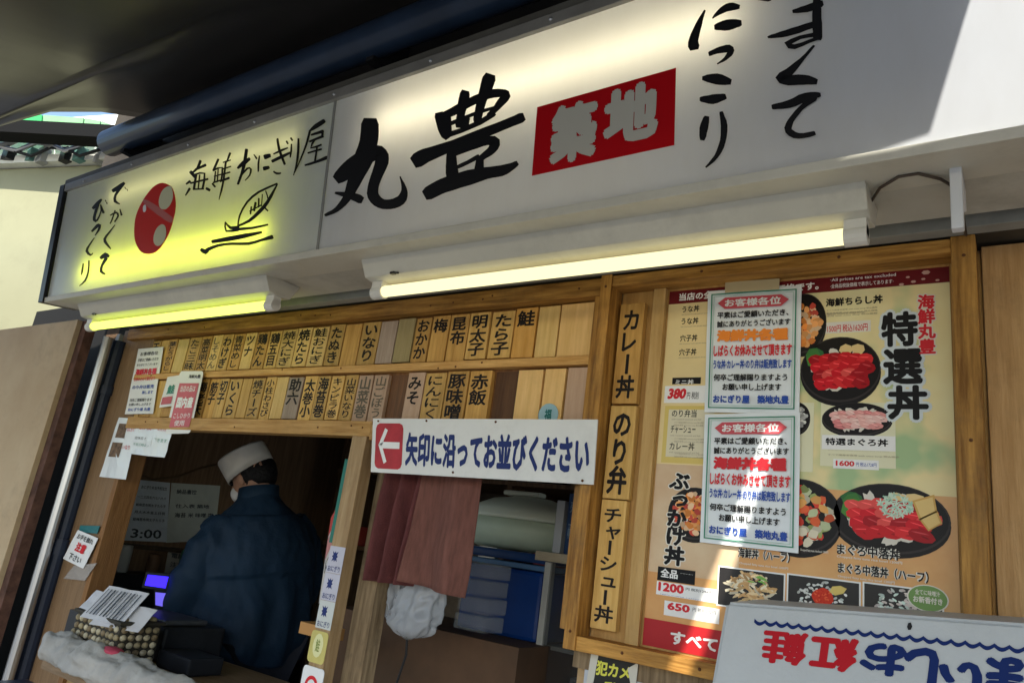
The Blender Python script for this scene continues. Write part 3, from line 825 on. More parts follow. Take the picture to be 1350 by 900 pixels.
# ================================================================ MAIN SIGN
A6 = R(6.5)
SN = Vector((0, -math.cos(A6), -math.sin(A6))); SU = Vector((0, -math.sin(A6), math.cos(A6))); SO = Vector((0, 1.2, 2.165))
def SP(u, v, d=0): return SO + Vector((u, 0, 0)) + SU * v + SN * d
sign = thing('shop_sign', 'long backlit white sign board with black brush lettering over the shop front', 'sign', (-1.6, 1.2, 2.165))
def sbox(name, u0, v0, d0, u1, v1, d1, m, parent=sign, bev=.002):
    bm = bmesh.new(); box(bm, (u0, d0, v0), (u1, d1, v1), bev)
    for v in bm.verts: v.co = SP(v.co.x, v.co.z, v.co.y)
    bmesh.ops.recalc_face_normals(bm, faces=bm.faces)
    return obj(name, bm, m, parent)
def acrylic(name, col):
    m = bpy.data.materials.new(name); m.use_nodes = True
    nt = m.node_tree; nt.nodes.clear()
    o = nt.nodes.new('ShaderNodeOutputMaterial')
    tr = nt.nodes.new('ShaderNodeBsdfTranslucent'); tr.inputs[0].default_value = (*col, 1)
    df = nt.nodes.new('ShaderNodeBsdfDiffuse'); df.inputs[0].default_value = (.70, .74, .80, 1)
    gl = nt.nodes.new('ShaderNodeBsdfGlossy'); gl.inputs['Roughness'].default_value = .28
    tc = nt.nodes.new('ShaderNodeTexCoord'); n = nt.nodes.new('ShaderNodeTexNoise'); n.inputs['Scale'].default_value = 1.6; n.inputs['Detail'].default_value = 2
    bu = nt.nodes.new('ShaderNodeBump'); bu.inputs['Strength'].default_value = .3; bu.inputs['Distance'].default_value = .02
    nt.links.new(tc.outputs['Object'], n.inputs[0]); nt.links.new(n.outputs[0], bu.inputs['Height']); nt.links.new(bu.outputs[0], gl.inputs['Normal'])
    mp = nt.nodes.new('ShaderNodeMapping'); mp.inputs['Scale'].default_value = (5, 3, 1.6); nt.links.new(tc.outputs['Object'], mp.inputs[0])
    n5 = nt.nodes.new('ShaderNodeTexNoise'); n5.inputs['Scale'].default_value = 2; n5.inputs['Detail'].default_value = 8; n5.inputs['Roughness'].default_value = .7; nt.links.new(mp.outputs[0], n5.inputs[0])
    r5 = nt.nodes.new('ShaderNodeValToRGB'); r5.color_ramp.elements[0].position = .3; r5.color_ramp.elements[1].position = .72
    r5.color_ramp.elements[0].color = (.74, .78, .83, 1); r5.color_ramp.elements[1].color = (.67, .70, .73, 1)
    nt.links.new(n5.outputs[0], r5.inputs[0]); nt.links.new(r5.outputs[0], df.inputs[0])
    m1 = nt.nodes.new('ShaderNodeMixShader'); m1.inputs[0].default_value = .42
    m2 = nt.nodes.new('ShaderNodeMixShader')
    fr = nt.nodes.new('ShaderNodeFresnel'); fr.inputs[0].default_value = 1.4
    nt.links.new(df.outputs[0], m1.inputs[1]); nt.links.new(tr.outputs[0], m1.inputs[2])
    nt.links.new(fr.outputs[0], m2.inputs[0]); nt.links.new(m1.outputs[0], m2.inputs[1]); nt.links.new(gl.outputs[0], m2.inputs[2])
    nt.links.new(m2.outputs[0], o.inputs[0])
    return m
ACR = acrylic('sign_acrylic', (.8, .8, .78))
XR = 1.6
XS = -1.564
def face(u0, u1):
    bm = bmesh.new()
    bm.faces.new([bm.verts.new(SP(*p)) for p in ((u0, .0, 0), (u1, .0, 0), (u1, .447, 0), (u0, .447, 0))])
    return obj('sign_face', bm, ACR, sign)
face(-3.15, XS - .002); face(XS + .002, XR)
sbox('panel_joint', XS - .0045, .001, .001, XS + .0045, .446, .003, mat('joint_grey', (.25, .25, .23), .5))
sbox('frame_top', -3.18, .445, -.13, XR, .475, .012, STEEL)
sbox('frame_top_lip', -3.18, .478, -.13, XR, .50, .004, mat('trim_dark', (.10, .095, .08), .5, var=.2, dirt=.3))
sbox('frame_bottom', -3.18, -.018, -.13, XR, .002, .008, METAL)
sbox('frame_end', -3.195, -.018, -.13, -3.155, .475, .014, BLACKM)
sbox('frame_end', XR, -.018, -.13, XR + .03, .475, .014, BLACKM)
sbox('back_sheet', -3.15, .003, -.128, XR, .444, -.12, mat('box_white', (.16, .16, .15), .7))
sbox('divider', XS - .004, .003, -.119, XS + .004, .444, -.004, mat('box_white'))
def emis(name, col, s):
    m = bpy.data.materials.new(name); m.use_nodes = True
    nt = m.node_tree; nt.nodes.clear()
    o = nt.nodes.new('ShaderNodeOutputMaterial'); e = nt.nodes.new('ShaderNodeEmission')
    e.inputs[0].default_value = (*col, 1); e.inputs[1].default_value = s
    nt.links.new(e.outputs[0], o.inputs[0]); return m
E_G = emis('tube_yellow_green', (.84, .92, .05), 6.2)
E_Y = emis('tube_yellow_dim', (.90, .84, .35), 1.6)
E_W = emis('tube_warm', (1, .88, .60), 5.5)
def stube(u0, u1, v, d, m, r_=.013):
    bm = bmesh.new(); tube(bm, [SP(u0, v, d), SP(u1, v, d)], r_, 8); obj('inner_tube', bm, m, sign, smooth=True)
stube(-2.93, -1.80, .085, -.044, E_G)
stube(-2.80, -1.72, .365, -.036, E_Y)
stube(-1.40, -.42, .335, -.06, E_W)
# brush strokes
def strokes(name, L, m=INK, d0=.002):
    bm = bmesh.new()
    for i, (A, B) in enumerate(L):
        d = d0 + (i % 7) * .00012
        n = len(A) // 2
        a = [bm.verts.new(SP(A[2 * k], A[2 * k + 1], d)) for k in range(n)]
        b = [bm.verts.new(SP(B[2 * k], B[2 * k + 1], d)) for k in range(n)]
        for k in range(n - 1):
            bm.faces.new((a[k], a[k + 1], b[k + 1], b[k]))
    return obj(name, bm, m, sign)
strokes('brush_letter', [((-1.438,.363,-1.446,.347,-1.445,.338,-1.444,.326,-1.444,.316,-1.444,.307,-1.444,.299,-1.446,.291,-1.449,.28,-1.454,.269,-1.458,.257,-1.461,.246,-1.465,.233,-1.468,.219,-1.471,.204,-1.474,.188,-1.477,.175,-1.479,.162,-1.482,.152,-1.486,.142,-1.493,.133,-1.502,.124,-1.511,.117,-1.524,.111,-1.539,.108,-1.55,.105,-1.553,.103),(-1.388,.35,-1.376,.329,-1.375,.32,-1.373,.308,-1.372,.295,-1.372,.284,-1.373,.274,-1.375,.263,-1.377,.25,-1.379,.236,-1.384,.223,-1.391,.211,-1.399,.2,-1.407,.19,-1.415,.178,-1.423,.166,-1.432,.154,-1.439,.143,-1.448,.134,-1.458,.125,-1.47,.116,-1.483,.109,-1.497,.103,-1.514,.099,-1.532,.097,-1.544,.096,-1.548,.097)),
 ((-1.509,.185,-1.491,.186,-1.481,.188,-1.466,.191,-1.451,.196,-1.438,.201,-1.424,.208,-1.411,.213,-1.397,.219,-1.382,.224,-1.372,.226,-1.369,.227,-1.371,.228,-1.376,.231,-1.377,.234,-1.376,.23,-1.375,.225,-1.376,.217,-1.379,.206,-1.382,.195,-1.386,.184,-1.389,.173,-1.392,.161,-1.393,.149,-1.393,.137,-1.387,.123,-1.375,.109,-1.361,.098,-1.344,.089,-1.328,.083,-1.312,.08,-1.297,.078,-1.282,.078,-1.267,.08,-1.254,.085,-1.246,.094,-1.244,.105,-1.245,.115,-1.249,.125,-1.255,.135,-1.26,.143,-1.266,.15,-1.272,.158,-1.275,.163,-1.277,.164),(-1.536,.21,-1.529,.221,-1.522,.227,-1.512,.235,-1.5,.243,-1.487,.25,-1.472,.256,-1.455,.262,-1.436,.267,-1.416,.271,-1.396,.272,-1.376,.27,-1.355,.263,-1.338,.249,-1.327,.234,-1.324,.22,-1.324,.208,-1.329,.196,-1.335,.185,-1.34,.176,-1.345,.166,-1.349,.156,-1.351,.147,-1.351,.139,-1.35,.132,-1.348,.128,-1.344,.123,-1.338,.117,-1.332,.113,-1.325,.109,-1.316,.107,-1.306,.106,-1.295,.106,-1.286,.108,-1.28,.109,-1.276,.111,-1.272,.116,-1.269,.121,-1.268,.126,-1.269,.134,-1.271,.142,-1.274,.15,-1.277,.157,-1.279,.162,-1.279,.163)),
 ((-1.52,.158,-1.516,.156,-1.506,.152,-1.492,.146,-1.478,.141,-1.466,.136,-1.453,.13,-1.443,.125,-1.434,.121,-1.427,.117,-1.421,.114,-1.409,.112),(-1.519,.163,-1.516,.163,-1.505,.161,-1.491,.158,-1.477,.155,-1.463,.152,-1.45,.148,-1.437,.145,-1.426,.141,-1.416,.137,-1.411,.134,-1.401,.126))])
strokes('brush_letter', [((-1.177,.314,-1.178,.304,-1.175,.296,-1.171,.286,-1.167,.276,-1.163,.266,-1.158,.257,-1.153,.249,-1.148,.242,-1.143,.238,-1.14,.236,-1.133,.231),(-1.153,.313,-1.144,.302,-1.142,.295,-1.138,.285,-1.134,.275,-1.131,.266,-1.128,.258,-1.126,.252,-1.125,.248,-1.125,.246,-1.124,.243,-1.121,.236)), ((-1.157,.29,-1.147,.288,-1.139,.289,-1.126,.29,-1.111,.292,-1.095,.296,-1.078,.3,-1.06,.304,-1.042,.307,-1.023,.309,-1.007,.31,-.993,.309,-.981,.307,-.971,.305,-.966,.303,-.967,.304,-.97,.311,-.97,.311,-.975,.307,-.982,.301,-.987,.295,-.991,.289,-.996,.284,-1.001,.28,-1.006,.276,-1.01,.274,-1.012,.27),(-1.165,.306,-1.159,.31,-1.151,.311,-1.14,.313,-1.126,.316,-1.111,.32,-1.093,.324,-1.074,.328,-1.055,.331,-1.035,.333,-1.016,.334,-.999,.333,-.984,.33,-.972,.326,-.961,.322,-.951,.315,-.945,.3,-.95,.292,-.956,.287,-.962,.283,-.968,.279,-.975,.274,-.982,.27,-.988,.266,-.995,.263,-.999,.261,-1.004,.261)),
 ((-1.095,.357,-1.101,.35,-1.102,.344,-1.104,.335,-1.105,.326,-1.105,.316,-1.105,.306,-1.105,.296,-1.106,.285,-1.106,.274,-1.107,.267,-1.104,.258),(-1.072,.346,-1.069,.336,-1.069,.33,-1.07,.321,-1.072,.312,-1.074,.304,-1.077,.295,-1.079,.286,-1.08,.276,-1.081,.265,-1.081,.258,-1.085,.252)), ((-1.024,.383,-1.033,.375,-1.035,.37,-1.036,.364,-1.038,.356,-1.039,.348,-1.041,.339,-1.043,.329,-1.044,.319,-1.046,.309,-1.048,.298,-1.049,.287,-1.051,.276,-1.052,.268,-1.049,.259),(-.995,.367,-.993,.353,-.995,.349,-.997,.342,-1,.335,-1.004,.328,-1.007,.321,-1.011,.313,-1.015,.305,-1.018,.295,-1.021,.286,-1.023,.276,-1.025,.265,-1.026,.258,-1.031,.252)),
 ((-1.147,.265,-1.141,.264,-1.117,.267,-1.086,.271,-1.058,.275,-1.031,.277,-1.005,.278,-.987,.279,-.984,.28),(-1.152,.274,-1.148,.277,-1.124,.279,-1.092,.282,-1.063,.285,-1.035,.288,-1.009,.287,-.99,.287,-.986,.286)), ((-1.142,.237,-1.135,.235,-1.113,.237,-1.083,.239,-1.054,.243,-1.026,.247,-1.003,.254,-.987,.259,-.983,.263),(-1.148,.249,-1.143,.252,-1.119,.252,-1.09,.253,-1.061,.257,-1.035,.261,-1.013,.268,-.997,.274,-.991,.274)), ((-1.143,.297,-1.144,.291,-1.143,.286,-1.14,.279,-1.138,.272,-1.137,.264,-1.135,.255,-1.134,.249,-1.13,.243),(-1.127,.295,-1.122,.288,-1.121,.283,-1.12,.276,-1.119,.269,-1.117,.26,-1.116,.251,-1.115,.245,-1.117,.24)),
 ((-1.081,.285,-1.085,.28,-1.088,.263,-1.085,.255),(-1.064,.278,-1.062,.271,-1.064,.254,-1.069,.248)), ((-1.225,.176,-1.206,.176,-1.2,.178,-1.194,.18,-1.183,.184,-1.166,.187,-1.145,.191,-1.122,.195,-1.099,.199,-1.075,.202,-1.051,.205,-1.025,.209,-1,.212,-.977,.215,-.959,.218,-.943,.22,-.93,.222,-.919,.223,-.91,.224,-.904,.225,-.897,.23),(-1.249,.207,-1.239,.217,-1.233,.219,-1.222,.222,-1.207,.224,-1.186,.224,-1.162,.225,-1.138,.226,-1.114,.227,-1.089,.23,-1.065,.233,-1.039,.236,-1.013,.239,-.99,.241,-.971,.243,-.955,.245,-.942,.247,-.931,.248,-.923,.25,-.917,.251,-.906,.249)),
 ((-1.124,.204,-1.127,.196,-1.127,.19,-1.127,.181,-1.126,.171,-1.126,.162,-1.125,.153,-1.124,.143,-1.121,.134,-1.117,.126,-1.114,.122,-1.104,.111),(-1.103,.2,-1.097,.191,-1.096,.184,-1.093,.175,-1.091,.165,-1.089,.156,-1.086,.147,-1.084,.14,-1.083,.134,-1.081,.128,-1.079,.124,-1.08,.113)), ((-1.109,.182,-1.102,.181,-1.088,.183,-1.069,.185,-1.05,.187,-1.033,.188,-1.015,.19,-1.002,.19,-.993,.188,-.988,.186,-.993,.19,-.995,.195,-.996,.19,-.998,.185,-1.002,.181,-1.009,.177,-1.016,.173,-1.022,.169,-1.028,.166,-1.032,.164,-1.035,.16),(-1.116,.194,-1.111,.197,-1.098,.2,-1.079,.203,-1.061,.207,-1.043,.209,-1.025,.212,-1.009,.213,-.996,.212,-.982,.209,-.967,.197,-.965,.182,-.97,.173,-.977,.167,-.986,.162,-.995,.159,-1.003,.157,-1.01,.154,-1.016,.152,-1.021,.15,-1.027,.15)),
 ((-1.088,.148,-1.084,.147,-1.071,.149,-1.053,.153,-1.036,.157,-1.023,.161,-1.021,.164),(-1.092,.155,-1.09,.157,-1.077,.16,-1.06,.163,-1.044,.168,-1.031,.172,-1.026,.172)), ((-1.028,.166,-1.032,.161,-1.036,.134,-1.032,.124),(-1.012,.161,-1.009,.154,-1.006,.126,-1.011,.118)), ((-1.178,.083,-1.161,.082,-1.153,.084,-1.141,.087,-1.129,.09,-1.117,.092,-1.103,.093,-1.089,.094,-1.073,.096,-1.056,.097,-1.04,.098,-1.024,.1,-1.008,.102,-.993,.104,-.978,.104,-.963,.103,-.95,.103,-.939,.105,-.931,.108,-.925,.111,-.919,.114,-.914,.117,-.911,.119,-.907,.123),(-1.196,.108,-1.187,.117,-1.179,.12,-1.166,.124,-1.152,.128,-1.138,.131,-1.123,.133,-1.108,.135,-1.091,.136,-1.073,.137,-1.056,.138,-1.038,.137,-1.02,.136,-1.003,.135,-.986,.133,-.971,.132,-.959,.131,-.951,.131,-.944,.131,-.937,.131,-.93,.131,-.924,.132,-.92,.133,-.914,.133))])
strokes('brush_letter', [((-.481,.369,-.482,.368,-.486,.362,-.492,.354,-.498,.344,-.503,.334,-.508,.324,-.511,.315,-.513,.307,-.513,.3,-.513,.297,-.508,.287),(-.478,.367,-.478,.365,-.48,.358,-.483,.346,-.485,.335,-.488,.324,-.49,.313,-.492,.304,-.491,.299,-.49,.296,-.489,.293,-.491,.285)), ((-.463,.343,-.462,.343,-.457,.345,-.449,.347,-.442,.348,-.436,.349,-.431,.349,-.426,.348,-.422,.348,-.417,.347,-.413,.347,-.41,.347),(-.465,.345,-.464,.346,-.461,.351,-.455,.357,-.449,.362,-.443,.365,-.437,.367,-.43,.367,-.423,.365,-.417,.361,-.413,.358,-.409,.355)), ((-.459,.318,-.454,.315,-.448,.313,-.439,.309,-.43,.307,-.422,.307,-.415,.308,-.409,.308,-.405,.31),(-.46,.328,-.456,.33,-.451,.331,-.443,.332,-.435,.332,-.426,.33,-.417,.327,-.411,.324,-.406,.321))])
strokes('brush_letter', [((-.469,.264,-.465,.263,-.46,.264,-.452,.264,-.445,.263,-.439,.262,-.433,.261,-.431,.26,-.433,.263,-.433,.265,-.433,.264,-.433,.261,-.436,.256,-.439,.252,-.443,.249,-.448,.246,-.452,.244,-.453,.243),(-.471,.272,-.469,.274,-.464,.275,-.456,.277,-.449,.278,-.442,.278,-.435,.278,-.428,.276,-.421,.269,-.419,.261,-.421,.255,-.424,.251,-.429,.248,-.434,.245,-.44,.243,-.446,.242,-.45,.241,-.452,.241))])
strokes('brush_letter', [((-.482,.216,-.479,.214,-.472,.209,-.463,.204,-.454,.199,-.446,.196,-.436,.193,-.43,.192,-.425,.191),(-.482,.224,-.479,.224,-.472,.225,-.462,.224,-.452,.222,-.442,.217,-.433,.21,-.427,.205,-.423,.201)), ((-.486,.173,-.483,.17,-.477,.167,-.468,.162,-.459,.159,-.45,.159,-.442,.161,-.436,.162,-.432,.164),(-.486,.18,-.483,.181,-.477,.181,-.469,.18,-.461,.18,-.454,.179,-.445,.177,-.439,.176,-.435,.174))])
strokes('brush_letter', [((-.475,.139,-.478,.136,-.48,.131,-.483,.124,-.485,.116,-.485,.108,-.485,.1,-.484,.094,-.483,.09),(-.466,.135,-.466,.13,-.466,.124,-.467,.116,-.468,.109,-.47,.102,-.471,.095,-.473,.09,-.475,.087)), ((-.446,.14,-.446,.136,-.445,.129,-.444,.12,-.443,.11,-.443,.101,-.443,.091,-.444,.081,-.447,.071,-.45,.062,-.454,.053,-.46,.046,-.466,.039,-.471,.034,-.472,.033),(-.44,.14,-.438,.136,-.436,.129,-.432,.119,-.43,.108,-.43,.097,-.431,.086,-.433,.076,-.436,.065,-.441,.055,-.447,.047,-.454,.04,-.463,.034,-.468,.031,-.47,.03))])
strokes('brush_letter', [((-.311,.305,-.309,.304,-.303,.302,-.294,.3,-.285,.298,-.276,.298,-.266,.3,-.26,.3,-.257,.303),(-.312,.311,-.31,.312,-.304,.312,-.297,.313,-.289,.313,-.28,.314,-.27,.314,-.264,.314,-.259,.313)), ((-.356,.268,-.355,.267,-.349,.265,-.34,.263,-.331,.261,-.321,.26,-.31,.26,-.299,.26,-.286,.262,-.272,.263,-.263,.264,-.26,.266),(-.357,.271,-.355,.272,-.35,.273,-.342,.273,-.333,.274,-.324,.274,-.313,.275,-.302,.275,-.289,.276,-.276,.276,-.266,.277,-.262,.275)), ((-.275,.354,-.276,.349,-.276,.342,-.275,.331,-.275,.321,-.276,.311,-.276,.301,-.277,.291,-.277,.281,-.277,.273,-.277,.265,-.276,.257,-.276,.25,-.276,.244,-.273,.238),(-.266,.352,-.264,.346,-.264,.339,-.263,.328,-.262,.317,-.262,.306,-.261,.296,-.261,.286,-.261,.277,-.26,.268,-.26,.26,-.26,.252,-.26,.245,-.26,.24,-.262,.234)),
 ((-.27,.252,-.273,.253,-.284,.254,-.299,.255,-.315,.253,-.326,.249,-.319,.235,-.307,.23,-.293,.232,-.28,.235,-.269,.236,-.262,.236,-.26,.237),(-.269,.245,-.272,.244,-.283,.246,-.297,.247,-.311,.243,-.318,.241,-.316,.244,-.308,.24,-.296,.24,-.282,.242,-.271,.243,-.263,.243,-.261,.242))])
strokes('brush_letter', [((-.275,.229,-.276,.229,-.282,.224,-.29,.216,-.299,.209,-.308,.204,-.316,.199,-.323,.195,-.329,.193,-.335,.191,-.342,.183,-.335,.17,-.327,.165,-.319,.161,-.31,.159,-.3,.157,-.292,.155,-.286,.154,-.279,.152,-.274,.151,-.27,.15),(-.272,.226,-.273,.225,-.278,.219,-.286,.21,-.293,.202,-.3,.193,-.307,.185,-.314,.178,-.322,.175,-.328,.174,-.326,.178,-.329,.185,-.324,.184,-.318,.181,-.311,.18,-.301,.178,-.292,.175,-.283,.171,-.276,.166,-.272,.163,-.268,.159))])
strokes('brush_letter', [((-.348,.122,-.345,.12,-.338,.119,-.328,.117,-.316,.116,-.305,.117,-.295,.12,-.286,.122,-.278,.123,-.271,.124,-.266,.124,-.263,.125),(-.349,.13,-.346,.131,-.339,.131,-.33,.131,-.321,.132,-.311,.134,-.301,.138,-.29,.139,-.28,.138,-.272,.136,-.267,.134,-.264,.132)), ((-.274,.133,-.279,.133,-.284,.129,-.292,.122,-.3,.115,-.307,.109,-.313,.102,-.319,.095,-.323,.088,-.326,.08,-.324,.07,-.318,.062,-.31,.056,-.301,.053,-.292,.052,-.282,.052,-.275,.053,-.272,.054),(-.269,.124,-.271,.119,-.277,.116,-.286,.112,-.294,.107,-.3,.1,-.306,.093,-.31,.087,-.312,.08,-.313,.076,-.313,.074,-.311,.072,-.306,.067,-.301,.064,-.293,.062,-.283,.062,-.276,.062,-.274,.061))])
strokes('brush_letter', [((-.38,.359,-.375,.354,-.356,.344,-.35,.344),(-.379,.37,-.374,.37,-.355,.362,-.349,.357)), ((-.392,.396,-.389,.393,-.376,.389,-.359,.384,-.348,.379,-.344,.375,-.342,.372,-.341,.372,-.346,.37,-.357,.37,-.366,.369,-.367,.368),(-.393,.404,-.39,.405,-.377,.402,-.36,.399,-.345,.393,-.335,.384,-.33,.371,-.333,.361,-.343,.359,-.355,.361,-.364,.362,-.366,.363))])
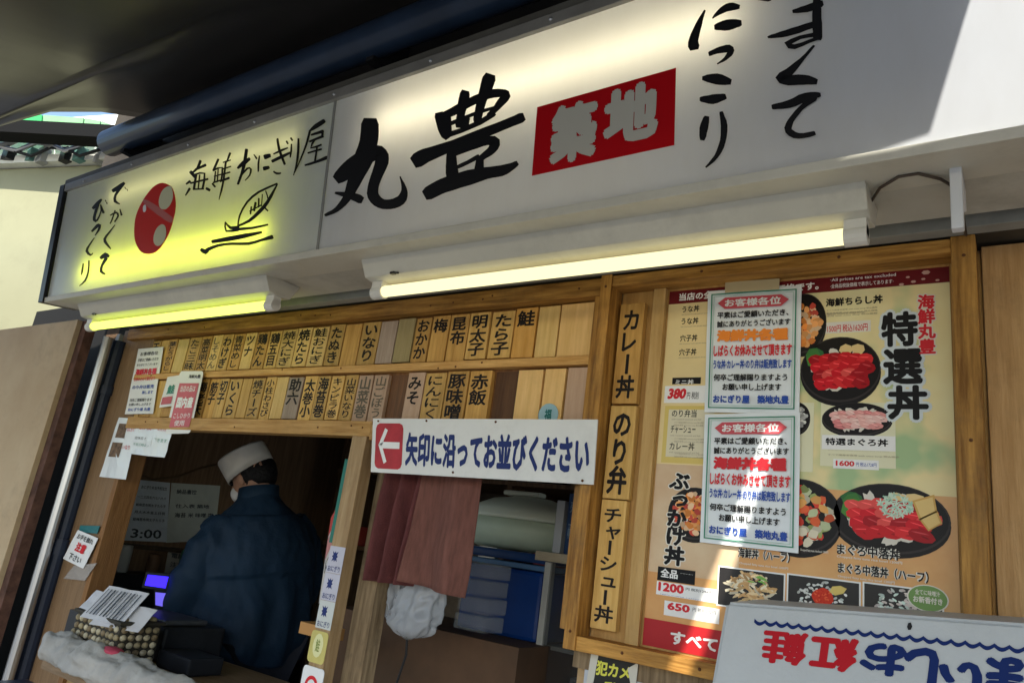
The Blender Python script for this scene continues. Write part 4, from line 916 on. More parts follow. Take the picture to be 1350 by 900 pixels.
# small line of lettering, left panel
for L in ([((-2.267,.363,-2.263,.358,-2.233,.336,-2.226,.333),(-2.257,.367,-2.25,.364,-2.22,.341,-2.216,.337)), ((-2.271,.318,-2.267,.318,-2.247,.322,-2.244,.324),(-2.277,.323,-2.275,.325,-2.258,.332,-2.253,.331)), ((-2.263,.277,-2.261,.278,-2.24,.296,-2.24,.299),(-2.269,.28,-2.269,.282,-2.255,.303,-2.251,.305)), ((-2.213,.396,-2.217,.394,-2.22,.383,-2.226,.371,-2.24,.364,-2.254,.358,-2.255,.357),(-2.202,.391,-2.2,.387,-2.204,.376,-2.212,.363,-2.23,.356,-2.246,.352,-2.25,.352)), ((-2.229,.36,-2.224,.36,-2.17,.364,-2.167,.366),(-2.235,.367,-2.232,.369,-2.179,.375,-2.173,.374)), ((-2.225,.349,-2.227,.347,-2.228,.298,-2.226,.294),(-2.215,.346,-2.213,.343,-2.213,.294,-2.215,.292)),
            ((-2.23,.344,-2.226,.343,-2.198,.343,-2.176,.339,-2.173,.315,-2.176,.289,-2.175,.286),(-2.233,.349,-2.231,.35,-2.201,.35,-2.167,.341,-2.16,.312,-2.163,.285,-2.165,.283)), ((-2.248,.317,-2.244,.316,-2.147,.312,-2.144,.313),(-2.251,.322,-2.248,.323,-2.152,.32,-2.147,.319)), ((-2.227,.292,-2.224,.291,-2.164,.282,-2.161,.282),(-2.229,.296,-2.226,.297,-2.166,.288,-2.163,.287)), ((-2.203,.342,-2.204,.341,-2.2,.293,-2.198,.29),(-2.197,.341,-2.195,.339,-2.191,.29,-2.192,.289))],
          [((-2.109,.38,-2.112,.379,-2.13,.345,-2.129,.341),(-2.1,.376,-2.099,.373,-2.117,.339,-2.12,.337)), ((-2.124,.339,-2.12,.338,-2.097,.341,-2.08,.341,-2.076,.321,-2.076,.3,-2.074,.297),(-2.129,.344,-2.126,.346,-2.102,.348,-2.072,.343,-2.065,.319,-2.066,.297,-2.068,.295)), ((-2.114,.338,-2.115,.336,-2.112,.3,-2.111,.298),(-2.107,.336,-2.106,.333,-2.103,.298,-2.104,.296)), ((-2.153,.283,-2.149,.279,-2.132,.271,-2.126,.269),(-2.149,.288,-2.143,.286,-2.126,.278,-2.122,.274)), ((-2.122,.295,-2.12,.292,-2.103,.279,-2.099,.278),(-2.117,.297,-2.112,.295,-2.096,.282,-2.095,.279)), ((-2.114,.317,-2.111,.316,-2.071,.316,-2.069,.317),(-2.117,.321,-2.115,.321,-2.074,.321,-2.071,.321)), ((-2.114,.295,-2.11,.294,-2.065,.295,-2.063,.296),(-2.117,.3,-2.115,.3,-2.069,.301,-2.066,.3)), ((-2.101,.345,-2.102,.344,-2.096,.297,-2.095,.295),(-2.095,.344,-2.094,.342,-2.088,.296,-2.089,.294)),
            ((-2.048,.389,-2.051,.387,-2.059,.361,-2.059,.358),(-2.039,.385,-2.038,.382,-2.05,.357,-2.052,.355)), ((-2.076,.358,-2.073,.357,-2.035,.357,-2.033,.358),(-2.078,.361,-2.076,.362,-2.039,.362,-2.036,.362)), ((-2.072,.334,-2.069,.333,-2.028,.334,-2.026,.335),(-2.075,.338,-2.073,.339,-2.032,.339,-2.029,.339)), ((-2.073,.315,-2.07,.314,-2.027,.314,-2.025,.315),(-2.076,.319,-2.074,.32,-2.031,.32,-2.028,.319)), ((-2.075,.291,-2.071,.291,-2.027,.293,-2.024,.295),(-2.079,.297,-2.077,.298,-2.033,.302,-2.028,.301)), ((-2.064,.363,-2.066,.361,-2.064,.335,-2.063,.303,-2.064,.282,-2.066,.264,-2.068,.246,-2.068,.232,-2.068,.231),(-2.056,.361,-2.054,.358,-2.053,.332,-2.052,.3,-2.053,.279,-2.055,.261,-2.06,.243,-2.064,.231,-2.065,.23))],
          [((-1.965,.384,-1.967,.38,-1.967,.364,-1.967,.342,-1.969,.323,-1.972,.304,-1.978,.285,-1.983,.272,-1.983,.268),(-1.952,.38,-1.949,.375,-1.949,.358,-1.949,.337,-1.952,.317,-1.958,.299,-1.965,.28,-1.971,.266,-1.974,.265)), ((-1.989,.32,-1.985,.32,-1.971,.323,-1.954,.327,-1.941,.333,-1.931,.338,-1.929,.341),(-1.996,.326,-1.994,.328,-1.986,.335,-1.973,.343,-1.956,.347,-1.942,.349,-1.937,.349)), ((-1.972,.286,-1.969,.286,-1.954,.298,-1.936,.309,-1.928,.309,-1.925,.306,-1.924,.298,-1.926,.289,-1.935,.281,-1.944,.275,-1.944,.274),(-1.978,.289,-1.977,.291,-1.962,.304,-1.944,.316,-1.928,.315,-1.915,.306,-1.914,.295,-1.918,.285,-1.929,.277,-1.94,.272,-1.941,.272)), ((-1.918,.354,-1.917,.353,-1.902,.336,-1.899,.334),(-1.915,.355,-1.913,.354,-1.895,.339,-1.893,.336))],
          [((-1.889,.345,-1.89,.344,-1.891,.333,-1.891,.318,-1.888,.304,-1.885,.293,-1.884,.291),(-1.884,.344,-1.883,.342,-1.882,.33,-1.881,.316,-1.879,.302,-1.878,.292,-1.879,.29)), ((-1.86,.328,-1.851,.325,-1.832,.327,-1.827,.328),(-1.867,.341,-1.86,.343,-1.84,.341,-1.832,.339)), ((-1.856,.29,-1.848,.288,-1.83,.289,-1.825,.291),(-1.862,.301,-1.856,.303,-1.836,.301,-1.83,.299))],
          [((-1.812,.385,-1.813,.382,-1.808,.367,-1.798,.344,-1.779,.315,-1.762,.291,-1.759,.288),(-1.804,.384,-1.802,.38,-1.796,.365,-1.786,.344,-1.768,.316,-1.752,.292,-1.752,.289)), ((-1.819,.308,-1.813,.307,-1.792,.31,-1.767,.313,-1.748,.317,-1.735,.32,-1.733,.321),(-1.825,.316,-1.821,.318,-1.801,.321,-1.776,.324,-1.755,.326,-1.74,.327,-1.737,.326)), ((-1.816,.333,-1.813,.333,-1.794,.334,-1.773,.336,-1.759,.338,-1.751,.339,-1.75,.34),(-1.82,.337,-1.818,.338,-1.8,.341,-1.778,.344,-1.764,.344,-1.754,.344,-1.752,.343)), ((-1.808,.277,-1.806,.275,-1.8,.27,-1.789,.264,-1.777,.262,-1.769,.262,-1.767,.263),(-1.805,.279,-1.802,.278,-1.795,.274,-1.788,.271,-1.78,.269,-1.772,.268,-1.768,.267)), ((-1.766,.366,-1.765,.363,-1.757,.354,-1.754,.353),(-1.761,.367,-1.758,.365,-1.751,.356,-1.75,.354)), ((-1.748,.372,-1.747,.37,-1.738,.361,-1.736,.359),(-1.742,.373,-1.739,.371,-1.732,.363,-1.731,.36))],
          [((-1.74,.352,-1.741,.351,-1.74,.341,-1.739,.328,-1.739,.317,-1.738,.309,-1.737,.308),(-1.735,.351,-1.734,.349,-1.732,.339,-1.73,.326,-1.731,.315,-1.732,.307,-1.733,.306)), ((-1.711,.363,-1.712,.361,-1.71,.344,-1.707,.321,-1.706,.3,-1.706,.279,-1.708,.261,-1.711,.248,-1.711,.247),(-1.704,.361,-1.703,.358,-1.699,.341,-1.696,.319,-1.695,.297,-1.697,.276,-1.702,.259,-1.707,.246,-1.708,.246))],
          [((-1.604,.399,-1.611,.399,-1.625,.396,-1.641,.392,-1.653,.386,-1.662,.38,-1.663,.378),(-1.595,.389,-1.599,.385,-1.611,.381,-1.627,.377,-1.642,.374,-1.654,.373,-1.658,.373)), ((-1.663,.379,-1.665,.378,-1.668,.36,-1.673,.336,-1.681,.314,-1.69,.292,-1.699,.271,-1.706,.255,-1.706,.254),(-1.656,.376,-1.655,.373,-1.658,.356,-1.664,.332,-1.673,.31,-1.683,.289,-1.694,.269,-1.703,.254,-1.704,.253)), ((-1.652,.358,-1.648,.357,-1.6,.355,-1.596,.357),(-1.654,.363,-1.652,.364,-1.605,.366,-1.6,.364)), ((-1.607,.366,-1.609,.363,-1.606,.344,-1.605,.342),(-1.599,.363,-1.597,.36,-1.597,.342,-1.598,.34)), ((-1.655,.338,-1.652,.337,-1.597,.34,-1.594,.341),(-1.658,.343,-1.656,.344,-1.603,.349,-1.598,.348)), ((-1.634,.345,-1.636,.345,-1.646,.333,-1.648,.317,-1.623,.314,-1.6,.316,-1.598,.317),(-1.628,.342,-1.628,.34,-1.638,.328,-1.643,.32,-1.626,.321,-1.605,.322,-1.601,.322)),
            ((-1.656,.303,-1.653,.302,-1.597,.302,-1.595,.302),(-1.658,.307,-1.656,.308,-1.6,.308,-1.597,.307)), ((-1.621,.321,-1.623,.32,-1.625,.276,-1.624,.274),(-1.616,.319,-1.615,.317,-1.616,.274,-1.617,.272)), ((-1.662,.266,-1.659,.266,-1.638,.265,-1.611,.266,-1.587,.267,-1.568,.268,-1.565,.27),(-1.665,.271,-1.662,.272,-1.642,.273,-1.617,.274,-1.594,.277,-1.576,.28,-1.57,.279))]):
    strokes('brush_letter', L)
strokes('fish_drawing', [((-1.942,.125,-1.941,.126,-1.943,.14,-1.94,.158,-1.929,.178,-1.911,.196,-1.888,.209,-1.859,.219,-1.816,.226,-1.78,.231,-1.777,.232),(-1.949,.126,-1.95,.128,-1.951,.142,-1.949,.161,-1.938,.182,-1.92,.202,-1.897,.216,-1.867,.226,-1.822,.233,-1.785,.237,-1.781,.237)), ((-1.947,.123,-1.943,.123,-1.919,.125,-1.889,.13,-1.864,.139,-1.842,.151,-1.823,.163,-1.807,.178,-1.794,.196,-1.785,.213,-1.779,.224,-1.776,.23,-1.776,.232),(-1.951,.128,-1.948,.13,-1.925,.133,-1.898,.139,-1.876,.149,-1.857,.161,-1.838,.173,-1.822,.186,-1.808,.203,-1.795,.218,-1.787,.228,-1.782,.233,-1.781,.234)), ((-1.833,.221,-1.833,.219,-1.823,.204,-1.815,.188,-1.824,.181,-1.833,.174,-1.822,.161,-1.809,.152,-1.807,.151),(-1.83,.221,-1.828,.22,-1.817,.204,-1.809,.186,-1.817,.177,-1.825,.172,-1.816,.163,-1.805,.155,-1.804,.153)),
 ((-1.847,.213,-1.847,.212,-1.843,.174,-1.842,.172),(-1.843,.212,-1.842,.211,-1.838,.173,-1.839,.172)), ((-1.894,.181,-1.895,.179,-1.894,.158,-1.893,.156),(-1.887,.18,-1.886,.177,-1.886,.156,-1.887,.154)), ((-1.876,.193,-1.878,.191,-1.88,.167,-1.878,.164),(-1.868,.19,-1.866,.187,-1.868,.163,-1.87,.161)), ((-1.862,.203,-1.863,.201,-1.858,.173,-1.857,.171),(-1.856,.201,-1.854,.199,-1.85,.172,-1.851,.17)), ((-1.896,.164,-1.894,.164,-1.844,.174,-1.842,.175),(-1.899,.167,-1.898,.168,-1.847,.179,-1.845,.179)),
 ((-2.019,.149,-2.018,.147,-2.005,.136,-1.986,.122,-1.961,.116,-1.942,.114,-1.935,.115),(-2.015,.151,-2.012,.149,-1.998,.139,-1.982,.13,-1.963,.128,-1.947,.127,-1.939,.125)), ((-2.018,.15,-2.018,.149,-2.017,.134,-2.005,.115,-1.97,.11,-1.94,.109,-1.936,.11),(-2.012,.149,-2.011,.148,-2.008,.133,-2.001,.12,-1.973,.118,-1.945,.118,-1.94,.116)), ((-1.951,.113,-1.946,.111,-1.912,.108,-1.87,.105,-1.828,.105,-1.797,.106,-1.795,.107),(-1.953,.119,-1.949,.12,-1.915,.117,-1.873,.113,-1.832,.112,-1.8,.112,-1.797,.111)), ((-2.072,.088,-2.065,.086,-2.032,.084,-1.989,.082,-1.942,.081,-1.896,.081,-1.853,.083,-1.822,.085,-1.819,.086),(-2.076,.096,-2.071,.098,-2.039,.098,-1.997,.098,-1.95,.097,-1.904,.096,-1.859,.094,-1.826,.093,-1.822,.092)),
 ((-2.132,.072,-2.126,.067,-2.114,.06,-2.094,.053,-2.082,.058,-2.078,.063,-2.058,.067,-2.03,.07,-1.998,.07,-1.962,.067,-1.918,.061,-1.876,.056,-1.845,.057,-1.819,.06,-1.789,.06,-1.766,.06,-1.761,.062),(-2.125,.078,-2.117,.076,-2.106,.072,-2.099,.07,-2.103,.071,-2.091,.075,-2.067,.078,-2.036,.08,-2.002,.079,-1.964,.076,-1.92,.07,-1.879,.066,-1.851,.066,-1.825,.068,-1.796,.071,-1.775,.074,-1.767,.072))])
for L in ([((-2.769,.377,-2.759,.376,-2.738,.377,-2.713,.38,-2.697,.387,-2.688,.394,-2.685,.397),(-2.782,.388,-2.776,.392,-2.759,.396,-2.739,.4,-2.72,.404,-2.706,.406,-2.698,.406)), ((-2.72,.394,-2.728,.393,-2.74,.381,-2.753,.365,-2.756,.351,-2.748,.335,-2.723,.324,-2.702,.318,-2.699,.317),(-2.704,.386,-2.705,.381,-2.72,.371,-2.735,.358,-2.735,.346,-2.73,.338,-2.717,.33,-2.7,.322,-2.698,.32)), ((-2.687,.383,-2.686,.382,-2.679,.375,-2.677,.373),(-2.683,.384,-2.681,.382,-2.673,.375,-2.673,.374)), ((-2.67,.373,-2.669,.372,-2.662,.365,-2.66,.363),(-2.666,.374,-2.664,.372,-2.656,.365,-2.656,.364))],
          [((-2.758,.283,-2.754,.282,-2.734,.284,-2.714,.285,-2.709,.281,-2.704,.274,-2.71,.265,-2.72,.256,-2.72,.254),(-2.762,.286,-2.76,.287,-2.741,.291,-2.716,.293,-2.696,.283,-2.69,.271,-2.699,.26,-2.709,.251,-2.712,.25)), ((-2.73,.301,-2.732,.3,-2.737,.284,-2.743,.266,-2.748,.257,-2.751,.253,-2.751,.251),(-2.722,.298,-2.721,.296,-2.726,.28,-2.732,.262,-2.738,.253,-2.742,.249,-2.744,.248)), ((-2.695,.299,-2.695,.297,-2.68,.273,-2.675,.27),(-2.689,.299,-2.687,.297,-2.666,.273,-2.665,.27))],
          [((-2.711,.241,-2.713,.241,-2.729,.23,-2.749,.218,-2.767,.207,-2.778,.196,-2.771,.182,-2.755,.171,-2.733,.158,-2.714,.148,-2.71,.146),(-2.707,.239,-2.707,.238,-2.721,.226,-2.737,.212,-2.751,.2,-2.757,.191,-2.752,.184,-2.741,.175,-2.723,.162,-2.707,.15,-2.705,.148))],
          [((-2.769,.115,-2.76,.115,-2.744,.117,-2.731,.118,-2.729,.118,-2.721,.117,-2.713,.115),(-2.782,.124,-2.778,.128,-2.766,.134,-2.746,.139,-2.722,.131,-2.712,.124,-2.707,.121)), ((-2.735,.121,-2.742,.119,-2.752,.107,-2.761,.093,-2.765,.08,-2.761,.066,-2.739,.056,-2.722,.052,-2.717,.051),(-2.719,.114,-2.719,.109,-2.731,.099,-2.743,.087,-2.744,.076,-2.741,.068,-2.732,.063,-2.719,.057,-2.715,.055))],
          [((-2.899,.33,-2.891,.33,-2.874,.336,-2.856,.343,-2.847,.351,-2.842,.357,-2.841,.36),(-2.914,.338,-2.911,.342,-2.898,.35,-2.883,.358,-2.868,.363,-2.857,.365,-2.852,.366)), ((-2.874,.351,-2.879,.348,-2.884,.332,-2.889,.312,-2.891,.297,-2.886,.283,-2.862,.272,-2.844,.276,-2.834,.293,-2.828,.313,-2.837,.332,-2.851,.34,-2.838,.324,-2.822,.304,-2.816,.3),(-2.857,.345,-2.855,.34,-2.861,.325,-2.867,.306,-2.867,.292,-2.864,.284,-2.865,.283,-2.857,.283,-2.846,.297,-2.84,.316,-2.847,.333,-2.844,.342,-2.825,.324,-2.805,.304,-2.804,.301)), ((-2.819,.354,-2.819,.353,-2.812,.347,-2.81,.345),(-2.815,.355,-2.812,.353,-2.805,.347,-2.805,.346)), ((-2.807,.344,-2.806,.342,-2.8,.336,-2.797,.335),(-2.802,.344,-2.799,.343,-2.793,.337,-2.792,.335))],
          [((-2.875,.235,-2.87,.235,-2.852,.242,-2.832,.249,-2.825,.251,-2.832,.256,-2.832,.249,-2.836,.238,-2.843,.228,-2.85,.22,-2.85,.219),(-2.885,.24,-2.884,.243,-2.87,.252,-2.853,.262,-2.836,.264,-2.814,.255,-2.814,.244,-2.82,.232,-2.833,.223,-2.844,.217,-2.846,.217))], [((-2.85,.21,-2.852,.21,-2.869,.199,-2.887,.185,-2.899,.175,-2.901,.162,-2.88,.147,-2.855,.138,-2.841,.141,-2.836,.146,-2.836,.147),(-2.846,.208,-2.846,.207,-2.859,.194,-2.874,.179,-2.88,.169,-2.88,.162,-2.868,.153,-2.854,.146,-2.849,.146,-2.843,.149,-2.841,.149))],
          [((-2.905,.115,-2.906,.114,-2.906,.1,-2.906,.084,-2.904,.075,-2.902,.07,-2.901,.069),(-2.896,.114,-2.894,.111,-2.891,.097,-2.889,.081,-2.892,.073,-2.896,.069,-2.897,.068)), ((-2.864,.122,-2.865,.12,-2.859,.101,-2.856,.078,-2.859,.06,-2.867,.046,-2.884,.035,-2.9,.028,-2.901,.027),(-2.855,.121,-2.853,.119,-2.846,.1,-2.841,.076,-2.844,.056,-2.854,.04,-2.875,.03,-2.895,.025,-2.897,.025))]):
    strokes('brush_letter', L)
def flat(name, pts, m, d, parent=sign, th=.0004):
    bm = bmesh.new(); prism(bm, [SP(u, v, d) for u, v in pts], SN * th); return obj(name, bm, m, parent)
SR = mat('emblem_red', (.60, .02, .01), .3)
# translucent red film: lets the tube light through
ntr = SR.node_tree
flat('emblem_disc', [(-2.425,.353),(-2.405,.347),(-2.385,.339),(-2.367,.33),(-2.353,.318),(-2.342,.304),(-2.333,.291),(-2.326,.277),(-2.32,.263),(-2.316,.25),(-2.315,.237),(-2.315,.225),(-2.317,.212),(-2.319,.197),(-2.322,.18),(-2.327,.165),(-2.333,.153),(-2.34,.141),(-2.349,.131),(-2.359,.12),(-2.371,.11),(-2.383,.103),(-2.396,.098),(-2.409,.096),(-2.423,.095),(-2.439,.096),(-2.457,.099),(-2.474,.103),(-2.488,.109),(-2.502,.116),(-2.514,.125),(-2.527,.136),(-2.539,.149),(-2.549,.162),(-2.557,.178),(-2.563,.194),(-2.567,.21),(-2.57,.226),(-2.571,.241),(-2.569,.256),(-2.564,.271),(-2.556,.285),(-2.546,.298),(-2.536,.311),(-2.524,.322),(-2.511,.332),(-2.499,.34),(-2.486,.347),(-2.473,.351),(-2.458,.354),(-2.442,.355)], SR, .0014)
PALE = mat('emblem_pale', (.62, .60, .38), .4)
flat('emblem_spot', [(-2.361,.324),(-2.354,.315),(-2.347,.303),(-2.343,.292),(-2.342,.283),(-2.344,.274),(-2.348,.266),(-2.353,.259),(-2.36,.254),(-2.368,.25),(-2.377,.248),(-2.387,.249),(-2.397,.251),(-2.405,.254),(-2.413,.259),(-2.42,.265),(-2.425,.274),(-2.429,.284),(-2.43,.293),(-2.429,.302),(-2.426,.311),(-2.422,.318),(-2.416,.324),(-2.408,.328),(-2.4,.331),(-2.393,.332),(-2.386,.333),(-2.379,.332),(-2.372,.331),(-2.367,.329)], PALE, .0022)
flat('emblem_spot', [(-2.365,.188),(-2.358,.181),(-2.353,.172),(-2.349,.163),(-2.348,.154),(-2.348,.145),(-2.351,.136),(-2.355,.13),(-2.362,.124),(-2.369,.12),(-2.377,.118),(-2.386,.118),(-2.394,.119),(-2.403,.123),(-2.411,.128),(-2.417,.134),(-2.422,.142),(-2.424,.151),(-2.425,.16),(-2.423,.168),(-2.42,.176),(-2.415,.183),(-2.408,.189),(-2.399,.193),(-2.39,.195),(-2.382,.195),(-2.373,.192)], PALE, .0022)
flat('emblem_eye', [(-2.527,.285),(-2.524,.287),(-2.518,.287),(-2.514,.286),(-2.51,.281),(-2.507,.275),(-2.505,.269),(-2.505,.265),(-2.507,.261),(-2.51,.259),(-2.514,.259),(-2.519,.26),(-2.523,.263),(-2.525,.266),(-2.527,.271),(-2.528,.275),(-2.529,.279),(-2.529,.282)], PRW, .0022)
flat('emblem_tube_band', [(-2.53,.31),(-2.517,.306),(-2.499,.299),(-2.48,.29),(-2.459,.281),(-2.437,.27),(-2.412,.257),(-2.381,.241),(-2.348,.224),(-2.325,.211),(-2.318,.201),(-2.321,.195),(-2.328,.192),(-2.338,.195),(-2.353,.201),(-2.371,.209),(-2.394,.221),(-2.421,.234),(-2.448,.249),(-2.478,.265),(-2.509,.282),(-2.53,.296),(-2.538,.304),(-2.537,.309)], mat('emblem_tube_band', (.50, .14, .12), .4), .0019)  # paler band painted in for the inner tube holder showing through the face
flat('red_block', [(-.868,.254), (-.537,.258), (-.536,.091), (-.87,.089)], mat('sign_red', (.45, .004, .008), .3), .0016)
sq = Quad(SP(*(-.827,.244)), SP(*((-.574,.21)[0], (-.827,.244)[1])), SP(*((-.574,.21)[0], (-.71,.092)[1])), SP(*((-.827,.244)[0], (-.71,.092)[1])), SN)
for ch, A, B in (('築', (-.827,.242), (-.71,.101)), ('地', (-.696,.247), (-.571,.118))):
    k = Ink(Quad(SP(A[0], A[1]), SP(B[0], A[1]), SP(B[0], B[1]), SP(A[0], B[1]), SN), .003)
    k.line(ch, 0, 0, 1, 1, .06).done('block_letter', mat('block_letter', (.50, .48, .40), .4), sign)
for k in range(13):
    bm = bmesh.new(); bmesh.ops.create_uvsphere(bm, u_segments=8, v_segments=5, radius=.005, matrix=Matrix.Translation(SP(-3.0 + .36 * k, .460, .012))); obj('frame_screw', bm, SILVER, sign)
# bolts on the top edge
for u in (-2.55, -1.95):
    bm = bmesh.new()
    box(bm, SP(u, .505, -.06), SP(u + .05, .56, -.08)); tube(bm, [SP(u, .50, -.05), SP(u, .57, -.09)], .006, 6); tube(bm, [SP(u + .03, .50, -.05), SP(u + .03, .57, -.09)], .006, 6)
    obj('bracket', bm, BLACKM, sign)

# ================================================================ FLUORESCENT FIXTURES
def fixture(x0, x1, label, em, dy=0):
    s = thing('tube_light', label, 'light', ((x0 + x1) / 2, 1.33, 2.16), 'strip lights under the sign')
    y0 = 1.262
    prof = [(y0, 2.162), (y0 + .132, 2.162), (y0 + .118, 2.150), (y0 + .083, 2.112), (y0 + .04, 2.106), (y0 + .012, 2.120)]
    prof = [(1.262, 2.162), (1.40, 2.162), (1.372, 2.112), (1.345, 2.108), (1.318, 2.108), (1.292, 2.112)]
    bm = bmesh.new(); prism(bm, [(x0, y, z) for y, z in prof], (x1 - x0, 0, 0))
    bmesh.ops.bevel(bm, geom=list(bm.edges), offset=.0015, segments=1, affect='EDGES')
    obj('housing', bm, METAL, s)
    bm = bmesh.new(); tube(bm, [(x0 + .045, 1.331, 2.082), (x1 - .045, 1.331, 2.082)], .0155, 16); obj('tube', bm, em, s, smooth=True)
    for a, b in ((x0 + .006, x0 + .045), (x1 - .045, x1 - .006)):
        bm = bmesh.new(); box(bm, (a, 1.316, 2.075), (b, 1.346, 2.11), .003); tube(bm, [(a, 1.331, 2.08), (b, 1.331, 2.08)], .0185, 14)
        obj('socket', bm, mat('socket_white', (.65, .64, .58), .35), s)
    bm = bmesh.new(); box(bm, (x0 + .10, 1.285, 2.11), (x0 + .115, 1.295, 2.116)); tube(bm, [(x0 + .10, 1.29, 2.114), (x0 + .13, 1.286, 2.11)], .003, 6)
    obj('clip', bm, BLACKM, s)
    bm = bmesh.new()
    for x in (x0 + .2, x1 - .12): bmesh.ops.create_uvsphere(bm, u_segments=8, v_segments=5, radius=.004, matrix=Matrix.Translation((x, 1.283, 2.135)))
    obj('screw', bm, mat('rust'), s)
    return s
fixture(-3.04, -1.87, 'left strip light under the sign, glowing yellow green', emis('lamp_yellow_green', (.84, 1, .13), .95))
fixture(-1.46, -.205, 'right and longer strip light under the sign, glowing warm yellow', emis('lamp_warm', (1, .88, .46), .56))
# rust patch and cable at right
bm = bmesh.new(); tube(bm, [(-.21,1.348,2.152), (-.186,1.296,2.152), (-.152,1.266,2.152), (-.123,1.266,2.152), (-.093,1.296,2.152), (-.073,1.337,2.152), (-.069,1.419,2.152), (-.07,1.501,2.152), (-.07,1.591,2.152)], .0028, 8)
tag(obj('power_cable', bm, mat('cable_brown', (.08, .06, .045), .5), smooth=True), 'thin brown cable looping from the long strip light to the white conduit', 'cable')
bm = bmesh.new(); box(bm, (-.078, 1.27, 2.045), (-.060, 1.29, 2.162), .003)
cd = thing('conduit', 'white conduit drop at the right end of the soffit', 'conduit', (-.08, 1.3, 2.0))
obj('channel', bm, mat('conduit_white', (.60, .62, .64), .35), cd)
boxo('channel_foot', (-.078, 1.292, 2.12), (-.06, 1.37, 2.16), mat('conduit_white'), cd)

# ================================================================ AWNING ABOVE
AW = mat('awning_vinyl', (.026, .025, .025), .30, var=.25, scale=1.5, stretch=(1, .3, 1), bump=.5, bscale=1.6, spec=.5)
aw = thing('awning', 'dark vinyl awning over the street with a rolled blue edge tube', 'awning', (-1.5, 1.2, 2.95))
def awz(y): return 2.975 - .30 * (1.28 - y)
def awsheet(name, edge, m, parent):
    bm = bmesh.new(); n = 40; rows = []
    for (xa, xb, y) in edge:
        row = []
        for i in range(n + 1):
            x = xa + (xb - xa) * i / n
            z = awz(y) - .02 * math.sin((x * 2.1)) ** 2 + .006 * noise.noise(Vector((x * 3, y * 4, 0)))
            row.append(bm.verts.new((x, y, z)))
        rows.append(row)
    for a, b in zip(rows, rows[1:]):
        for i in range(n): bm.faces.new((a[i], a[i + 1], b[i + 1], b[i]))
    o = obj(name, bm, m, parent, smooth=True)
    md = o.modifiers.new('thickness', 'SOLIDIFY'); md.thickness = .004
    return o
# main sheet's notched end and an added unseen sheet shape the sun streak
awsheet('vinyl_sheet', [(-2.93, .11, 1.28), (-2.95, .11, 1.25), (-3.0, .11, 1.12), (-3.15, .11, 1.00), (-3.5, .11, .93), (-4.9, .11, .88), (-4.95, .14, .75), (-4.9, .15, .56), (-4.9, -.032, .53), (-4.9, -.034, 0), (-4.9, -.036, -.5), (-4.9, -.04, -.95)], AW, aw)
aw_sun_slit = thing('awning', 'added unseen vinyl sheet at right, its edge cut to shape the sun streak', 'awning', (1, 1.2, 2.95))
awsheet('vinyl_sheet', [(.6, 3.5, 1.28), (.5, 3.5, .8), (.42, 3.5, .56), (.002, 3.5, .53), (.012, 3.5, 0), (.02, 3.5, -.5), (.02, 3.5, -.95)], AW, aw_sun_slit)
bm = bmesh.new(); tube(bm, [(-2.96, 1.17, 2.80), (-2.2, 1.17, 2.80), (0, 1.17, 2.80), (2.2, 1.17, 2.80)], .052, 20); obj('roller_tube', bm, mat('roller_blue', (.018, .032, .06), .3, var=.2), aw, smooth=True)
bm = bmesh.new(); tube(bm, [(-2.0, .55, awz(.55) - .03), (-.6, .55, awz(.55) - .03), (2.0, .55, awz(.55) - .03)], .012, 8); obj('cross_bar', bm, BLACKM, aw)
for x in (-2.85, -1.5, -.45):
    boxo('roller_bracket', (x, 1.17, 2.735), (x + .03, 1.30, 2.86), BLACKM, aw)

# ================================================================ LEFT NEIGHBOUR
nb = thing('neighbour_building', 'ivory neighbouring building at far left with pipes and a black beam along its wall', 'building', (-5.5, 1.5, 0))
NN = Vector((.44, -.9, 0)).normalized()
def slab(name, pts, m, d=0, th=.1, parent=None):
    bm = bmesh.new(); prism(bm, [Vector(p) + NN * d for p in pts], -NN * th); return obj(name, bm, m, parent or nb)
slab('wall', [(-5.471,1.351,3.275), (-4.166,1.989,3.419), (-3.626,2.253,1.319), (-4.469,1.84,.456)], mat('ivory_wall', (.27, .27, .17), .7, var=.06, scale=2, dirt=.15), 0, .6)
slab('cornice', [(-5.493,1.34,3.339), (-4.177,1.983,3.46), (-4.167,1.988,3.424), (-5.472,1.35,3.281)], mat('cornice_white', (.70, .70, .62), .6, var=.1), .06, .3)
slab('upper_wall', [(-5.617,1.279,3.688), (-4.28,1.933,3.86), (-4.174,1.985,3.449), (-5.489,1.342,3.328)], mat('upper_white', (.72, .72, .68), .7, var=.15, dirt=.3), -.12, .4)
slab('black_beam', [(-5.55,1.312,3.5), (-4.183,1.98,3.485), (-4.162,1.99,3.403), (-5.52,1.327,3.414)], mat('beam_black', (.010, .010, .010), .9, spec=.1), .28, .12)
rg = random.Random(3)
E0 = Vector((-5.504,1.334,3.371)); E1 = Vector((-4.141,2.001,3.462))
for k in range(3):
    bm = bmesh.new(); z = .035 * k - .02
    tube(bm, [E0.lerp(E1, j / 14) + NN * .10 + Vector((0, 0, z + .035 * math.sin(j * 1.9 + k * 2))) for j in range(15)], .010 + .005 * k, 8)
    obj('wall_pipe', bm, (BLACKM, SILVER, mat('pipe_grey', (.3, .3, .28), .5))[k], nb, smooth=True)
for k in range(12):
    p = E0.lerp(E1, (k + rg.random() * .6) / 12) + NN * .06; w = rg.uniform(.03, .09); h = rg.uniform(.03, .08)
    boxo('junction_box', (p.x, p.y, p.z - h), (p.x + w, p.y + .05, p.z + h * .4), (BLACKM, mat('teal_box', (.12, .25, .22), .5), mat('pipe_grey'))[k % 3], nb, bev=.003)
GA = mat('green_vinyl', (.05, .42, .12), .4, var=.1)
